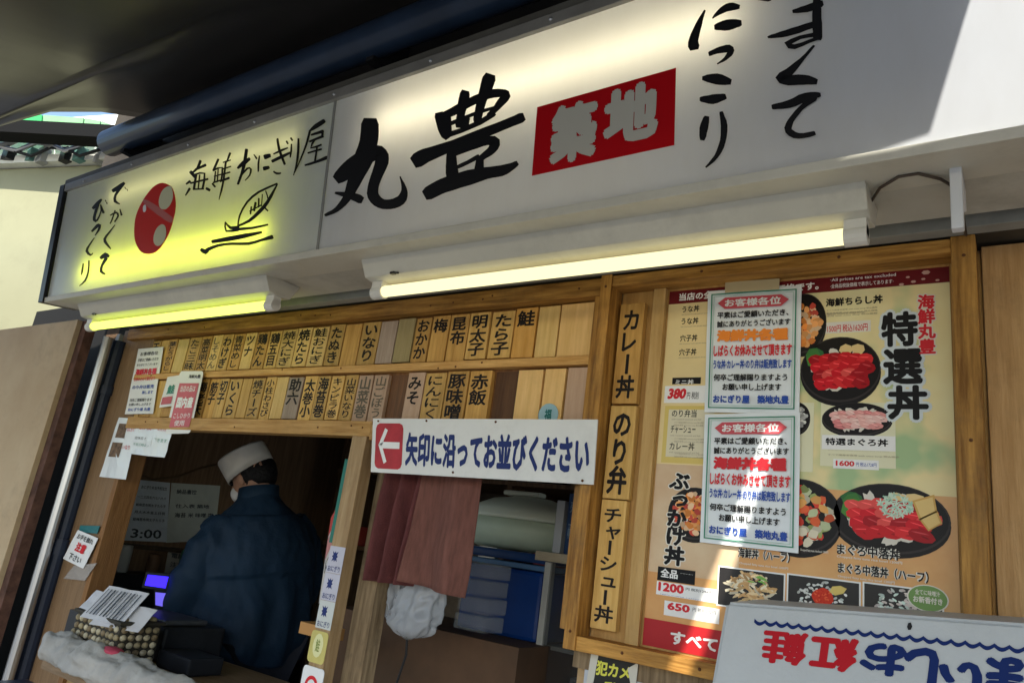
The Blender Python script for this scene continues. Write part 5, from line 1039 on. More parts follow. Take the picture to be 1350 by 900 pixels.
GA2 = mat('green_vinyl_pale', (.22, .45, .22), .4, var=.1)
ga = thing('green_awning', 'green vinyl awning glimpsed above the black beam at far left', 'awning', (-6, 1.2, 3.7))
for P4, m in (([(-5.566,1.304,3.69), (-5.316,1.426,3.691), (-5.263,1.452,3.516), (-5.5,1.336,3.503)], GA), ([(-5.306,1.431,3.691), (-5.022,1.57,3.694), (-4.973,1.594,3.521), (-5.249,1.459,3.506)], GA), ([(-5.012,1.575,3.694), (-4.751,1.703,3.685), (-4.727,1.714,3.523), (-4.96,1.6,3.511)], GA2), ([(-4.741,1.707,3.685), (-4.64,1.757,3.668), (-4.626,1.764,3.518), (-4.715,1.72,3.513)], GA2), ([(-4.631,1.761,3.669), (-4.578,1.787,3.65), (-4.554,1.799,3.619), (-4.529,1.811,3.513), (-4.615,1.769,3.514)], GA2)):
    slab('awning_panel', P4, m, .02, .02, ga)
# pillar and drains between the two shops
TANW = mat('tan_tile_wall', (.42, .30, .17), .7, col2=(.50, .38, .23), scale=3, dirt=.35)
pil = thing('tan_wall_pier', 'tan plastered pier left of the shop, below the sign end', 'wall', (-3.9, 1.5, 0))
boxo('pier', (-4.6, 1.40, .002), (-3.31, 1.46, 2.155), TANW, pil)
boxo('brick_edge', (-3.309, 1.42, .002), (-3.26, 1.46, 2.155), mat('brick_dark', (.10, .05, .035), .8, var=.4, scale=20), pil)
for nm, lab, x, y, r_, m in (('drain_pipe', 'shiny silver drain pipe left of the shop front', -3.215, 1.50, .020, SILVER), ('drain_pipe', 'dark navy drain pipe right of the silver one', -3.235, 1.56, .030, mat('pipe_navy', (.02, .028, .05), .35)),
                         ('drain_pipe', 'thin grey pipe nearest the wooden side board', -3.285, 1.62, .014, mat('pipe_grey'))):
    bm = bmesh.new(); tube(bm, [(x, y, .002), (x, y, 1.0), (x, y, 2.10)], r_, 12)
    if nm == 'drain_pipe' and r_ > .02: tube(bm, [(x, y, 1.2), (x, y, 1.26)], r_ + .008, 12); tube(bm, [(x, y, 1.86), (x, y, 1.90)], r_ + .008, 12)
    tag(obj(nm, bm, m, smooth=False), lab, 'pipe')
rail = boxo('pale_strip', (-3.290, 1.565, .3), (-3.262, 1.60, 2.14), mat('strip_pale', (.42, .42, .40), .4, var=.1))
tag(rail, 'pale metal strip running down beside the brown side board', 'trim')
mb = boxo('meter_box', (-3.30, 1.56, 1.96), (-3.25, 1.60, 2.06), mat('pipe_grey'))
tag(mb, 'small grey junction box between the pipes', 'box')
bkw = boxo('gap_wall', (-4.6, 1.72, 0), (-3.25, 1.76, 2.4), mat('gap_shade_black', (.012, .012, .012), .8))  # shade of the gap is put into the black colour
tag(bkw, 'recessed sheet behind the drain pipes, painted black for the gap shade', 'wall')

# ================================================================ PAPERS AT THE LEFT
def paper(name, label, pts, Y, lines, base=WHITEP, wob=.002, rnd=0, group=None, tapes=False):
    s = thing(name, label, 'notice', (pts[3][0], Y, pts[3][1]), group)
    q = Quad(*[(a, Y, b) for a, b in pts])
    sheet('paper', q, base, s, .0015, nx=1 if rnd else 5, wob=wob, rnd=rnd)
    q = Quad(*[(a, Y - .003, b) for a, b in pts])
    for t, u0, v0, u1, v1, m, b in lines:
        if t == '#': rect('block', q, u0, v0, u1, v1, m, s, .0004, .0002)
        else: Ink(q, .001).line(t, u0, v0, u1, v1, b).done('lettering', m, s)
    return s
paper('closing_notice', 'white notice with a pink block at the left end of the tag board', [(-3.079,2.064), (-2.888,2.065), (-2.832,1.785), (-3.041,1.781)], 1.57,
      [('お客様各位', .15, .06, .85, .12, INK, .01), ('平素はご愛顧いただき', .1, .16, .9, .21, INK, .01), ('ありがとうございます', .1, .24, .9, .28, INK, .01), ('海鮮丼各種', .1, .32, .9, .42, RED, .05), ('お休みさせて頂きます', .1, .45, .9, .51, RED, .02),
       ('のり弁は販売', .1, .57, .9, .63, BLUE, .02), ('致します', .5, .66, .9, .71, BLUE, .02), ('何卒ご理解賜ります', .1, .77, .9, .82, INK, .01), ('お願い申し上げます', .1, .84, .9, .88, INK, .01), ('おにぎり屋 丸豊', .1, .91, .9, .96, BLUE, .02)])
PINK = mat('faded_pink', (.55, .12, .14), .5, var=.1)
s = paper('price_card', 'white card with a big faded red block hung on the tag board', [(-2.693,1.952), (-2.534,1.948), (-2.52,1.71), (-2.683,1.704)], 1.555,
      [('海鮮丸豊', .45, .06, .93, .12, INK, .02), ('#', .12, .2, .93, .90, PINK, 0), ('当店の品は', .22, .24, .84, .34, PRW, .01), ('国内産', .2, .42, .86, .6, PRW, .05), ('こしひかり', .2, .68, .86, .76, PRW, .01), ('使用', .3, .79, .7, .88, PRW, .01)], rnd=.08)
paper('price_card', 'small white card with green print, half hidden behind the red one', [(-2.785,1.932), (-2.687,1.939), (-2.688,1.815), (-2.786,1.808)], 1.562, [('鮭', .3, .3, .8, .6, GREEN, .04), ('#', .1, .68, .8, .92, PINK, 0)])
paper('photo_card', 'white card with two small dark photos, hanging left of the hatch', [(-3.072,1.766), (-2.912,1.762), (-2.89,1.521), (-3.095,1.521)], 1.565,
      [('#', .15, .1, .55, .34, mat('photo_brown', (.16, .10, .06), .5, var=.5, scale=60), 0), ('#', .12, .42, .55, .66, mat('photo_brown'), 0), ('おにぎり', .6, .15, .9, .22, RED, .01), ('いなり', .6, .45, .9, .52, RED, .01)], base=LAMIN, wob=.006)
paper('leaflet', 'left pale leaflet of the pair at the lower edge of the tag board', [(-2.909,1.761), (-2.775,1.759), (-2.76,1.617), (-2.905,1.621)], 1.56,
      [('営業時間', .2, .1, .85, .3, PINK, .01), ('定休日 水曜', .1, .5, .9, .58, INK, .0), ('午前三時より', .1, .68, .9, .76, GREEN, .0)], base=LAMIN, wob=.006)
paper('leaflet', 'right pale leaflet of the pair at the lower edge of the tag board', [(-2.772,1.759), (-2.643,1.752), (-2.652,1.616), (-2.757,1.617)], 1.558,
      [('お持ち帰り', .2, .1, .85, .3, PINK, .01), ('できます', .1, .5, .9, .6, GREEN, .0)], base=LAMIN, wob=.006)
paper('notice_card', 'white notice with a red centre on the brown side board', [(-3.137,1.306), (-2.966,1.29), (-3.014,1.171), (-3.19,1.188)], 1.562,
      [('お手を触れ', .15, .08, .9, .25, INK, .02), ('注意', .3, .32, .75, .62, RED, .05), ('下さい', .2, .72, .8, .92, INK, .02)])
paper('plastic_sleeve', 'empty clear sleeve below the white notice on the brown board', [(-3.096,1.173), (-2.934,1.201), (-2.986,1.13), (-3.149,1.117)], 1.566, [], base=mat('sleeve', (.42, .38, .34), .25, alpha=.7))
paper('teal_sticker', 'teal sticker above the white notice on the brown board', [(-3.143,1.324), (-2.992,1.335), (-2.999,1.305), (-3.14,1.297)], 1.569, [], base=mat('teal', (.03, .16, .17), .4))

# ================================================================ INTERIOR
# papers on the side wall
def wallpaper_sheet(name, label, pts, m, lines):
    s = thing(name, label, 'notice', pts[3])
    q = Quad(*pts, n=(1, 0, 0))
    sheet('paper', q, m, s, .002, nx=4, wob=.006)
    q = Quad(*[Vector(p) + Vector((.008, 0, 0)) for p in pts], n=(1, 0, 0))
    k = Ink(q, .0005)
    for t, u0, v0, u1, v1 in lines: k.line(t, u0, v0, u1, v1, .02)
    k.done('lettering', mat('grey_ink', (.06, .07, .08), .6), s)
GP1 = mat('calendar_grey', (.60, .66, .70), .6, var=.15, scale=5); GP2 = mat('paper_green_grey', (.56, .60, .54), .6, var=.15, scale=4)
wallpaper_sheet('wall_chart', 'large grey chart on the inner side wall behind the cook, left one', [(-3.59,1.996,1.546), (-3.59,2.172,1.557), (-3.59,2.233,1.268), (-3.59,2.009,1.257)], GP1,
    [('おにぎり弁当予約注文', .15, .08, .9, .14), ('一二三四五六七八九十', .1, .25, .9, .30), ('鮭梅昆布明太子たら子', .1, .38, .9, .43), ('月火水木金土日祝', .1, .5, .9, .55), ('鮭梅昆布明太子たら子', .1, .62, .9, .67), ('3:00', .12, .8, .85, .95)])
wallpaper_sheet('wall_chart', 'large grey green chart behind the cook, right one beside his head', [(-3.588,2.179,1.558), (-3.588,2.46,1.584), (-3.588,2.501,1.299), (-3.588,2.232,1.265)], GP2,
    [('納品書控', .1, .1, .5, .18), ('仕入表 築地', .1, .35, .8, .42), ('海苔 米 味噌 塩', .1, .5, .9, .58)])
wallpaper_sheet('wall_note', 'small pale note below the ledge behind the display', [(-3.585,2.252,1.233), (-3.585,2.365,1.23), (-3.585,2.382,1.107), (-3.585,2.263,1.108)], mat('note_cream', (.40, .38, .32), .6, var=.1),
    [('電話', .15, .1, .8, .3), ('注文', .15, .45, .8, .65)])
boxo('wall_ledge', (-3.6, 1.9, 1.225), (-3.54, 3.2, 1.245), wood('ledge_wood', (.07, .05, .035), (.12, .085, .055)), shop)
bm = bmesh.new(); tube(bm, [(-3.585,1.964,1.578), (-3.58,2.067,1.557), (-3.58,2.203,1.593), (-3.58,2.306,1.649), (-3.58,2.401,1.689)], .006, 8)
tag(obj('wall_cable', bm, mat('cable_tan', (.14, .09, .05), .6), smooth=True), 'tan cable sagging above the charts on the inner wall', 'cable')
boxo('dark_cabinet', (-3.59, 1.82, .06), (-3.44, 3.1, 1.12), mat('cabinet', (.035, .038, .042), .4, var=.2), shop)
# shelf things seen behind the cook
for nm, lab, a, b, m, c in (('storage_box', 'dim pale box on a dark shelf behind the cook', (-2.15, 3.05, 1.78), (-1.95, 3.3, 1.90), mat('dim_grey', (.25, .27, .28), .6), 'box'),
                         ('storage_box', 'brown box high on the back shelf under the ceiling', (-2.7, 3.1, 2.05), (-2.2, 3.4, 2.22), mat('cardboard', (.16, .10, .05), .8, var=.15), 'box')):
    tag(boxo(nm, a, b, m, bev=.004), lab, c)
sh = thing('back_shelf', 'dark shelves on the back wall of the shop', 'shelf', (-2.3, 3.3, 1.0))
for z in (1.35, 1.76, 2.03): boxo('shelf_board', (-3.3, 3.0, z), (-1.0, 3.58, z + .02), W_WALL, sh)
for x in (-3.3, -2.1, -1.02): boxo('upright', (x, 3.02, .06), (x + .03, 3.55, 2.28), W_WALL, sh)
pm = boxo('pale_pipe_cover', (-2.4, 2.3, 2.14), (-1.75, 2.6, 2.25), mat('pale_green_cover', (.20, .27, .22), .6, var=.2), bev=.02)
tag(pm, 'pale green duct under the ceiling above the cook', 'duct')

for nm, lab, cat_, pts, m in (('hanging_cloth', 'pale cloth hanging in the dark behind the cook at right', 'cloth', [(-2.62, 2.95, 1.72), (-2.44, 2.95, 1.73), (-2.46, 2.95, 1.50), (-2.60, 2.95, 1.49)], mat('dim_grey')),
                         ('pinned_paper', 'small pinned paper strip on the back wall beside the post', 'paper', [(-2.2, 3.0, 1.55), (-2.1, 3.0, 1.55), (-2.1, 3.0, 1.40), (-2.2, 3.0, 1.40)], WHITEP)):
    tag(sheet(nm, Quad(*pts), m, None, .003, nx=5, wob=.02), lab, cat_)
rg = random.Random(21)
for k in range(14):
    x = -3.2 + .16 * k; z = (1.371, 1.781)[k % 2]
    h = rg.uniform(.08, .22)
    tag(boxo(('storage_tin', 'carton')[k % 2], (x, 3.05, z), (x + rg.uniform(.08, .14), 3.25, z + h), [mat('carton_tan', (.28, .18, .10), .7, var=.2), mat('tin_white', (.50, .50, .46), .4), mat('tin_red', (.35, .05, .04), .5), mat('tin_green', (.08, .20, .12), .5)][rg.randrange(4)], bev=.006),
        '%s number %s from the left along the dim %s back shelf' % (('tin', 'carton')[k % 2], ('one', 'two', 'three', 'four', 'five', 'six', 'seven')[k // 2], ('lower', 'upper')[k % 2]), ('tin', 'carton')[k % 2], 'goods on the back shelves')
# menu folders beside the post
s = thing('folder', 'upright teal folder wedged beside the hatch post', 'folder', (-1.73, 1.64, 1.4))
boxo('cover', (-1.756, 1.62, 1.405), (-1.722, 1.68, 1.66), mat('teal_folder', (.02, .17, .13), .45, var=.1), s)
s = thing('leaflet', 'red and white leaflet hanging left of the teal folder', 'leaflet', (-1.83, 1.66, 1.2))
q = Quad((-1.765,1.66,1.546), (-1.803,1.66,1.472), (-1.785,1.66,1.213), (-1.735,1.66,1.342))
q = Quad((-1.808,1.66,1.478), (-1.775,1.66,1.545), (-1.738,1.66,1.375), (-1.789,1.66,1.223))
sheet('paper', q, mat('leaflet_paper', (.50, .47, .44), .5), s, .002)
rect('red_band', q, 0, 0, 1, .22, mat('leaflet_red', (.42, .05, .04), .5), s, .0024); rect('pink_band', q, 0, .26, 1, .5, mat('leaflet_pink', (.48, .20, .19), .5), s, .0024)
Ink(q, .0028).line('にぎり', .1, .55, .9, .72, .02).done('lettering', INK, s)
s = boxo('white_leaflets', (-1.74, 1.63, 1.18), (-1.69, 1.66, 1.38), WHITEP); tag(s, 'stack of white leaflets behind the lilac stickers', 'leaflets')
s = boxo('orange_block', (-1.90, 1.70, 1.12), (-1.76, 1.76, 1.155), mat('orange_wood', (.50, .25, .08), .5)); tag(s, 'orange wooden block at the cook’s right elbow', 'block')

# curtain
cur = thing('curtain', 'faded maroon half curtain hung in pleats behind the arrow sign', 'curtain', (-1.35, 1.66, 1.3))
CUR = mat('maroon_cloth', (.13, .040, .038), .85, var=.22, scale=14, stretch=(6, 1, 1), bump=.4, bscale=200)
CUR2 = mat('maroon_cloth_worn', (.17, .072, .055), .85, var=.22, scale=14, stretch=(6, 1, 1), bump=.4, bscale=200)
def cloth(name, xa, xb, xa2, xb2, z0, z1a, z1b, Y, amp, freq, m, ph=0):
    bm = bmesh.new(); nx, nz = 48, 22; G_ = []
    for i in range(nx + 1):
        c = []
        for j in range(nz + 1):
            u, v = i / nx, j / nz
            x = (xa + (xb - xa) * u) * (1 - v) + (xa2 + (xb2 - xa2) * u) * v
            z = z0 + ((z1a + (z1b - z1a) * u) - z0) * v
            y = Y - amp * (.4 + .6 * v) * math.sin(u * freq + ph + .5 * math.sin(v * 3)) + .006 * noise.noise(Vector((x * 14, z * 9, 1)))
            c.append(bm.verts.new((x, y, z)))
        G_.append(c)
    for i in range(nx):
        for j in range(nz): bm.faces.new((G_[i][j], G_[i][j + 1], G_[i + 1][j + 1], G_[i + 1][j]))
    o = obj(name, bm, m, cur, smooth=True)
    md = o.modifiers.new('thickness', 'SOLIDIFY'); md.thickness = .002
a = (-1.575,1.611); b = (-1.382,1.622); c = (-1.573,1.318); d = (-1.411,1.323)
cloth('left_panel', a[0], b[0], c[0], d[0], 1.70, c[1], d[1], 1.625, .036, 17, CUR)
a = (-1.398,1.617); b = (-1.2,1.624); c = (-1.423,1.329); d = (-1.207,1.32)
cloth('right_panel', a[0], b[0], c[0] + .0, d[0], 1.70, c[1] + .005, d[1], 1.60, .022, 8, CUR2, 2)
bm = bmesh.new(); tube(bm, [(-1.6, 1.61, 1.70), (-.88, 1.61, 1.70)], .007, 8); obj('curtain_rod', bm, BLACKM, cur)

# plastic bags
def bag(name, label, cx, cy, zt, zb, rx, ry, m, seed, mouth=.35):
    bm = bmesh.new(); nt_, nz = 72, 34; rings = []
    for j in range(nz + 1):
        v = j / nz
        w = mouth + (1 - mouth) * math.sin(min(1, v * 1.25) * math.pi / 2) ** .8
        if v > .86: w *= math.sqrt(max(0.0, 1 - ((v - .86) / .145) ** 2))
        ring = []
        for k in range(nt_):
            a = 2 * math.pi * k / nt_
            d = Vector((math.cos(a), math.sin(a), 0))
            pl = 1 - abs(noise.noise(Vector((d.x * 2.6 + seed, d.y * 2.6, v * 1.1)))) * 2.4
            cr_ = 1 - abs(noise.noise(Vector((d.x * 2 + v * 3, d.y * 2 + seed, v * 6)))) * 2
            f = w * (.84 + .34 * pl * (1.1 - .5 * v) + .20 * cr_) + .10 * noise.noise(Vector((d.x, d.y, v * 2 + seed)))
            ring.append(bm.verts.new((cx + d.x * rx * f + .2 * rx * math.sin(v * 2.5 + seed), cy + d.y * ry * f, zt + (zb - zt) * v + .012 * noise.noise(Vector((d.x * 3, d.y * 3, seed + v))))))
        rings.append(ring)
    for a, b in zip(rings, rings[1:]):
        for k in range(nt_): bm.faces.new((a[k], a[(k + 1) % nt_], b[(k + 1) % nt_], b[k]))
    bm.faces.new(rings[-1]); bmesh.ops.recalc_face_normals(bm, faces=bm.faces)
    return tag(obj(name, bm, m, smooth=True), label, 'bag')
BAGW = mat('bag_white', (.42, .44, .46), .2, var=.08, alpha=.55, spec=.5, bump=.5, bscale=25)
BAGC = mat('bag_clear', (.42, .44, .44), .10, alpha=.20, bump=.6, bscale=14)
a = (-1.424,1.68,1.267)
bag('plastic_bag', 'white crumpled plastic carrier bag hanging under the maroon curtain', a[0], 1.68, 1.40, 1.185, .078, .04, BAGW, 1.3, .25)
bag('plastic_bag', 'grey see through plastic bag at the left edge of the middle hatch', -1.545, 1.73, 1.40, 1.22, .04, .035, mat('bag_grey', (.50, .52, .54), .2, alpha=.6, bump=.5, bscale=16), 4.1, .6)
s = thing('clear_packs', 'stack of clear plastic food packs standing left of the blue cooler', 'packs', (-1.40, 1.98, 1.20))
for k in range(4):
    bm = bmesh.new(); z = 1.205 + .052 * k; box(bm, (-1.475 + .004 * (k % 2), 1.93, z), (-1.355 + .004 * (k % 2), 2.03, z + .046), .006)
    obj('pack', bm, BAGC, s, smooth=False)
bm = bmesh.new(); tube(bm, [(-1.44, 1.68, 1.20), (-1.435, 1.685, 1.14), (-1.45, 1.68, 1.06)], .0035, 6)
tag(obj('bag_string', bm, BLACKM), 'thin dark string hanging from the white bag', 'string')

# counter boards inside the middle hatch
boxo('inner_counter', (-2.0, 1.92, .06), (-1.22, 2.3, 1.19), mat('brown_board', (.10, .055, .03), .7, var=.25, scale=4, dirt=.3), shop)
# cooler
s = thing('cooler_box', 'blue cooler box with a lighter rim standing behind the curtain', 'cooler', (-1.43, 2.2, 1.19))
CB = mat('cooler_blue', (.003, .030, .15), .35, var=.1)
boxo('tub', (-1.585, 2.09, 1.19), (-1.27, 2.34, 1.40), CB, s, bev=.012)
boxo('lid', (-1.595, 2.08, 1.425), (-1.26, 2.35, 1.455), mat('cooler_blue_dark', (.006, .03, .11), .35), s, bev=.008)
boxo('rim', (-1.59, 2.085, 1.403), (-1.265, 2.345, 1.42), mat('cooler_rim', (.06, .13, .24), .35), s, bev=.004)
# rice warmer
s = thing('rice_warmer', 'large pale green rice warmer with a domed lid on top of the cooler', 'rice warmer', (-1.43, 2.25, 1.456))
RW = mat('warmer_green', (.56, .66, .52), .35, var=.06)
def lathe(bm, prof, c, sx=1, sy=1, seg=36):
    rings = [[bm.verts.new((c[0] + r_ * sx * math.cos(2 * math.pi * k / seg), c[1] + r_ * sy * math.sin(2 * math.pi * k / seg), c[2] + z)) for k in range(seg)] for r_, z in prof]
    for a, b in zip(rings, rings[1:]):
        for k in range(seg): bm.faces.new((a[k], a[(k + 1) % seg], b[(k + 1) % seg], b[k]))
    bm.faces.new(rings[0][::-1]); bm.faces.new(rings[-1]); bmesh.ops.recalc_face_normals(bm, faces=bm.faces)
    return bm
obj('body', lathe(bmesh.new(), [(.17, 0), (.205, .015), (.225, .06), (.225, .10)], (-1.50, 2.34, 1.458), 1.1), RW, s, smooth=True)
obj('lid', lathe(bmesh.new(), [(.230, .102), (.232, .112), (.20, .145), (.14, .175), (.08, .186), (.07, .19)], (-1.50, 2.34, 1.458), 1.1), mat('warmer_lid', (.74, .80, .68), .3), s, smooth=True)
bm = bmesh.new(); box(bm, (-1.60, 2.28, 1.65), (-1.44, 2.33, 1.668), .008); obj('lid_handle', bm, mat('handle_white', (.55, .57, .5), .35), s)
# rack at right of the middle hatch
s = thing('display_cabinet', 'narrow glass fronted cabinet with pale edges at the right of the middle hatch', 'cabinet', (-1.14, 2.1, .3))
EDGE = mat('edge_alu', (.34, .34, .31), .4, var=.1)
boxo('edge_post', (-1.262, 2.08, .10), (-1.24, 2.11, 1.435), EDGE, s); boxo('top_board', (-1.29, 2.06, 1.437), (-.90, 2.40, 1.465), wood('pale_shelf', (.36, .30, .2), (.46, .39, .28), vertical=False), s)
boxo('glass', (-1.238, 2.085, .10), (-.90, 2.092, 1.435), mat('glass_dark', (.05, .05, .05), .08, alpha=.35), s)
for z in (.7, .95, 1.18): boxo('shelf', (-1.24, 2.10, z), (-.90, 2.4, z + .012), EDGE, s)
boxo('back_board', (-1.25, 2.41, .1), (-.88, 2.43, 1.43), W_WALL, s)
rg = random.Random(9)
for k in range(10):
    z = (.712, .962, 1.192)[k % 3]; x = -1.2 + .07 * (k // 3) + rg.uniform(0, .02)
    tag(boxo('packet', (x, 2.2, z + .001), (x + .05, 2.3, z + rg.uniform(.06, .15)), [mat('packet_brown', (.2, .12, .07), .5), mat('packet_grey', (.3, .3, .3), .5), mat('packet_cream', (.35, .32, .25), .5)][k % 3]),
        'dim packet %s the %s shelf behind the cabinet glass' % (('at the left end of', 'second from left on', 'third from left on', 'at the right end of')[k // 3], ('lowest', 'middle', 'top')[k % 3]), 'packet', 'packets in the glass cabinet')
for k, (x0, w, h, m, lab) in enumerate(((-1.255, .03, .165, mat('file_grey', (.40, .42, .44), .5), 'grey file standing leftmost on the cabinet top'), (-1.212, .038, .19, mat('file_blue', (.02, .05, .13), .5), 'dark blue binder standing between the grey file and its twin'),
                                        (-1.172, .038, .19, mat('file_blue'), 'dark blue binder standing rightmost on the cabinet top'))):
    f_ = thing('binder', lab, 'binder', (x0, 2.12, 1.466))
    boxo('cover', (x0, 2.10, 1.466), (x0 + w, 2.30, 1.466 + h), m, f_, bev=.003)
    if k: Ink(q2(x0, 1.466 + h, x0 + w, 1.466, 2.0995), .0006).col('売上帳', .5, .12, .75, .6, .01).done('lettering', mat('file_text', (.2, .3, .4), .5), f_)
s = boxo('folded_paper', (-1.15, 2.08, 1.467), (-1.0, 2.2, 1.485), mat('paper_dim', (.42, .42, .42), .6)); tag(s, 'folded white paper lying on the cabinet top', 'paper')

# ---------------------------------------------------------------- till and counter things
s = thing('cash_register', 'black till with two glowing blue displays left of the cook', 'cash register', (-2.8, 1.8, .90))
boxo('body', (-2.96, 1.70, .902), (-2.60, 1.96, 1.02), DARK, s, bev=.012)
boxo('keyboard', (-2.92, 1.72, 1.022), (-2.64, 1.90, 1.04), mat('till_grey', (.06, .065, .07), .45, var=.2), s, bev=.006)
BLU = emis('display_blue', (.03, .015, 1.0), 1.1); BLU2 = emis('display_violet', (.16, .13, .80), .42)
def disp(P4, m, nm, w=.006):
    q = Quad(*P4, n=(.8, -.6, .1)); k = .12
    bm = bmesh.new(); prism(bm, [q.P(-k, -.25), q.P(1 + k * 2, -.25), q.P(1 + k * 2, 1.25), q.P(-k, 1.25)], -q.n * .02)
    c = obj('display_case', bm, DARK, s)
    bm = bmesh.new(); prism(bm, [q.P(0, 0, .001), q.P(1, 0, .001), q.P(1, 1, .001), q.P(0, 1, .001)], q.n * .001); obj(nm, bm, m, s)
    return q
def dp(px, Y): return px
disp([(-2.95,1.792,1.168), (-2.92,1.865,1.167), (-2.92,1.864,1.122), (-2.95,1.79,1.127)], BLU, 'screen')
disp([(-2.93,1.831,1.104), (-2.91,1.883,1.103), (-2.91,1.899,1.047), (-2.93,1.845,1.055)], BLU2, 'screen')
bm = bmesh.new(); tube(bm, [(-2.96, 2.0, .96), (-2.97, 2.01, 1.12)], .012, 8); obj('display_stalk', bm, DARK, s)
for k, (px, w, h, m, lab) in enumerate(((-3.5, .07, .12, mat('tin_white', (.50, .50, .46), .4), 'white canister on the dark cabinet by the inner wall'), (-3.5, .06, .09, mat('mug_brown', (.16, .09, .05), .5), 'brown mug on the dark cabinet by the inner wall'), (-3.5, .05, .16, mat('bottle_green', (.05, .16, .09), .3), 'slim green bottle on the dark cabinet by the inner wall'))):
    o_ = obj(('canister', 'mug', 'bottle')[k], lathe(bmesh.new(), [(w * .45, 0), (w * .5, .006), (w * .5, h * .7), (w * (.5 if k < 2 else .2), h * .8), (w * (.46 if k < 2 else .18), h)], (px, 1.98 + .16 * k, 1.122), seg=20), m, smooth=True)
    tag(o_, lab, ('canister', 'mug', 'bottle')[k])
s = boxo('dark_tray', (-2.55, 1.66, .902), (-2.36, 1.80, .96), DARK, bev=.008); tag(s, 'black tray on the counter in front of the cook', 'tray')

# basket
s = thing('basket', 'dark basket packed with small speckled brown eggs, papers on top, left on the counter', 'basket', (-2.6, 1.5, .902))
BK = mat('basket_dark', (.04, .035, .025), .7); BP = mat('basket_pale', (.30, .29, .20), .7, var=.25, scale=30)
bx0, bx1, by0, by1, bz0, bz1 = -2.80, -2.50, 1.47, 1.62, .92, 1.045
boxo('wall', (bx0, by0, bz0), (bx1, by1, bz1), BK, s, bev=.01)
rg = random.Random(4)
EG = [mat('egg_tan', (.32, .26, .15), .6, var=.3, scale=40), mat('egg_pale', (.48, .42, .28), .6, var=.2, scale=40), mat('egg_brown', (.20, .15, .085), .6, var=.3, scale=40)]
for fx in range(10):
    for fz in range(5):
        x = bx0 + .018 + fx * .029 + (.012 if fz % 2 else 0); z = bz0 + .014 + fz * .024
        if x > bx1 - .005: continue
        bm = bmesh.new(); bmesh.ops.create_icosphere(bm, subdivisions=2, radius=1, matrix=Matrix.Translation((x, by0 + rg.uniform(-.003, .002), z)) @ Matrix.Diagonal((.0125, .008, .0105, 1))); obj('egg', bm, EG[rg.randrange(3)], s, smooth=True)
for fy in range(5):
    for fz in range(5):
        y = by0 + .018 + fy * .028; z = bz0 + .014 + fz * .024
        bm = bmesh.new(); bmesh.ops.create_icosphere(bm, subdivisions=2, radius=1, matrix=Matrix.Translation((bx1, y, z)) @ Matrix.Diagonal((.008, .0125, .0105, 1))); obj('egg', bm, EG[rg.randrange(3)], s, smooth=True)
for fx in range(9):
    for fy in range(4):
        bm = bmesh.new(); bmesh.ops.create_icosphere(bm, subdivisions=2, radius=1, matrix=Matrix.Translation((bx0 + .03 + fx * .03, by0 + .03 + fy * .033, bz1 + rg.uniform(.004, .014))) @ Matrix.Diagonal((.015, .013, .012, 1))); obj('egg', bm, EG[rg.randrange(3)], s, smooth=True)
boxo('rim', (bx0 - .008, by0 - .008, bz1), (bx1 + .008, by1 + .008, bz1 + .012), BK, s, bev=.004)
for k, (px, rz, lab) in enumerate(((-2.62, .3, 'striped receipt slips fanned on the basket, topmost sheet'), (-2.73, -.1, 'white slip lying left on the basket'), (-2.55, .5, 'white slip hanging over the right rim of the basket'))):
    f_ = thing('paper_slip', lab, 'paper', (px, 1.52, 1.07 + .006 * k))
    c = Vector((px, 1.50, 1.066 + .014 * (2 - k)))
    ex = Vector((math.cos(rz), math.sin(rz) * .8, .0)).normalized() * .095; ey = Vector((.25, -.6, -.62)).normalized() * (.072 if k == 0 else .05)
    q = Quad(c - ex - ey, c + ex - ey, c + ex + ey, c - ex + ey, n=ex.cross(ey) * -1)
    sheet('paper', q, mat('slip_white', (.60, .60, .62), .6), f_, .0015, nx=4, wob=.004)
    if k == 0:
        q.c = [p + q.n.normalized() * .005 for p in q.c]
        for j in range(11): rect('print_line', q, .08 + .08 * j, .12, .095 + .08 * j + .01 * (j % 3), .9, mat('grey_ink'), f_, .0006, .0003)
s = boxo('dark_box', (-2.89, 1.49, .902), (-2.83, 1.60, 1.04), DARK); tag(s, 'dark box left of the woven basket', 'box')
# cloth roll
bm = bmesh.new(); n = 30
tube(bm, [(-2.82 + .92 * k / n, 1.42 + .010 * math.sin(k * .5), .928 + .006 * math.sin(k * .8)) for k in range(n + 1)], [.040 + .014 * math.sin(math.pi * min(1, k / n * 1.1)) + .003 * math.sin(k * .9) for k in range(n + 1)], 18)
bmesh.ops.subdivide_edges(bm, edges=bm.edges, cuts=2, use_grid_fill=True)
for v in bm.verts:
    c = v.co.copy()
    rdg = (.35 - abs(noise.noise(Vector((c.x * 11, c.y * 20, c.z * 20))))) * .026 + (.3 - abs(noise.noise(Vector((c.x * 30, c.y * 30, c.z * 30 + 5))))) * .012
    dv = Vector((0, c.y - 1.42, c.z - .935)); dv = dv.normalized() if dv.length > 1e-6 else Vector((0, 0, 1))
    v.co = c + dv * rdg
tag(obj('rolled_cloth', bm, mat('cloth_offwhite', (.36, .35, .32), .85, var=.14, scale=10, bump=.4, bscale=60), smooth=True), 'long rolled white cloth along the counter edge below the basket', 'cloth')
bm = bmesh.new(); bmesh.ops.create_icosphere(bm, subdivisions=3, radius=1)
for v in bm.verts: v.co = Vector((-2.44 + v.co.x * .045, 1.43 + v.co.y * .03, .978 + v.co.z * .012)) + .005 * Vector((0, 0, noise.noise(v.co * 3)))
tag(obj('pink_sponge', bm, mat('pink', (.45, .06, .10), .7), smooth=True), 'small pink sponge lying on the rolled cloth', 'sponge')
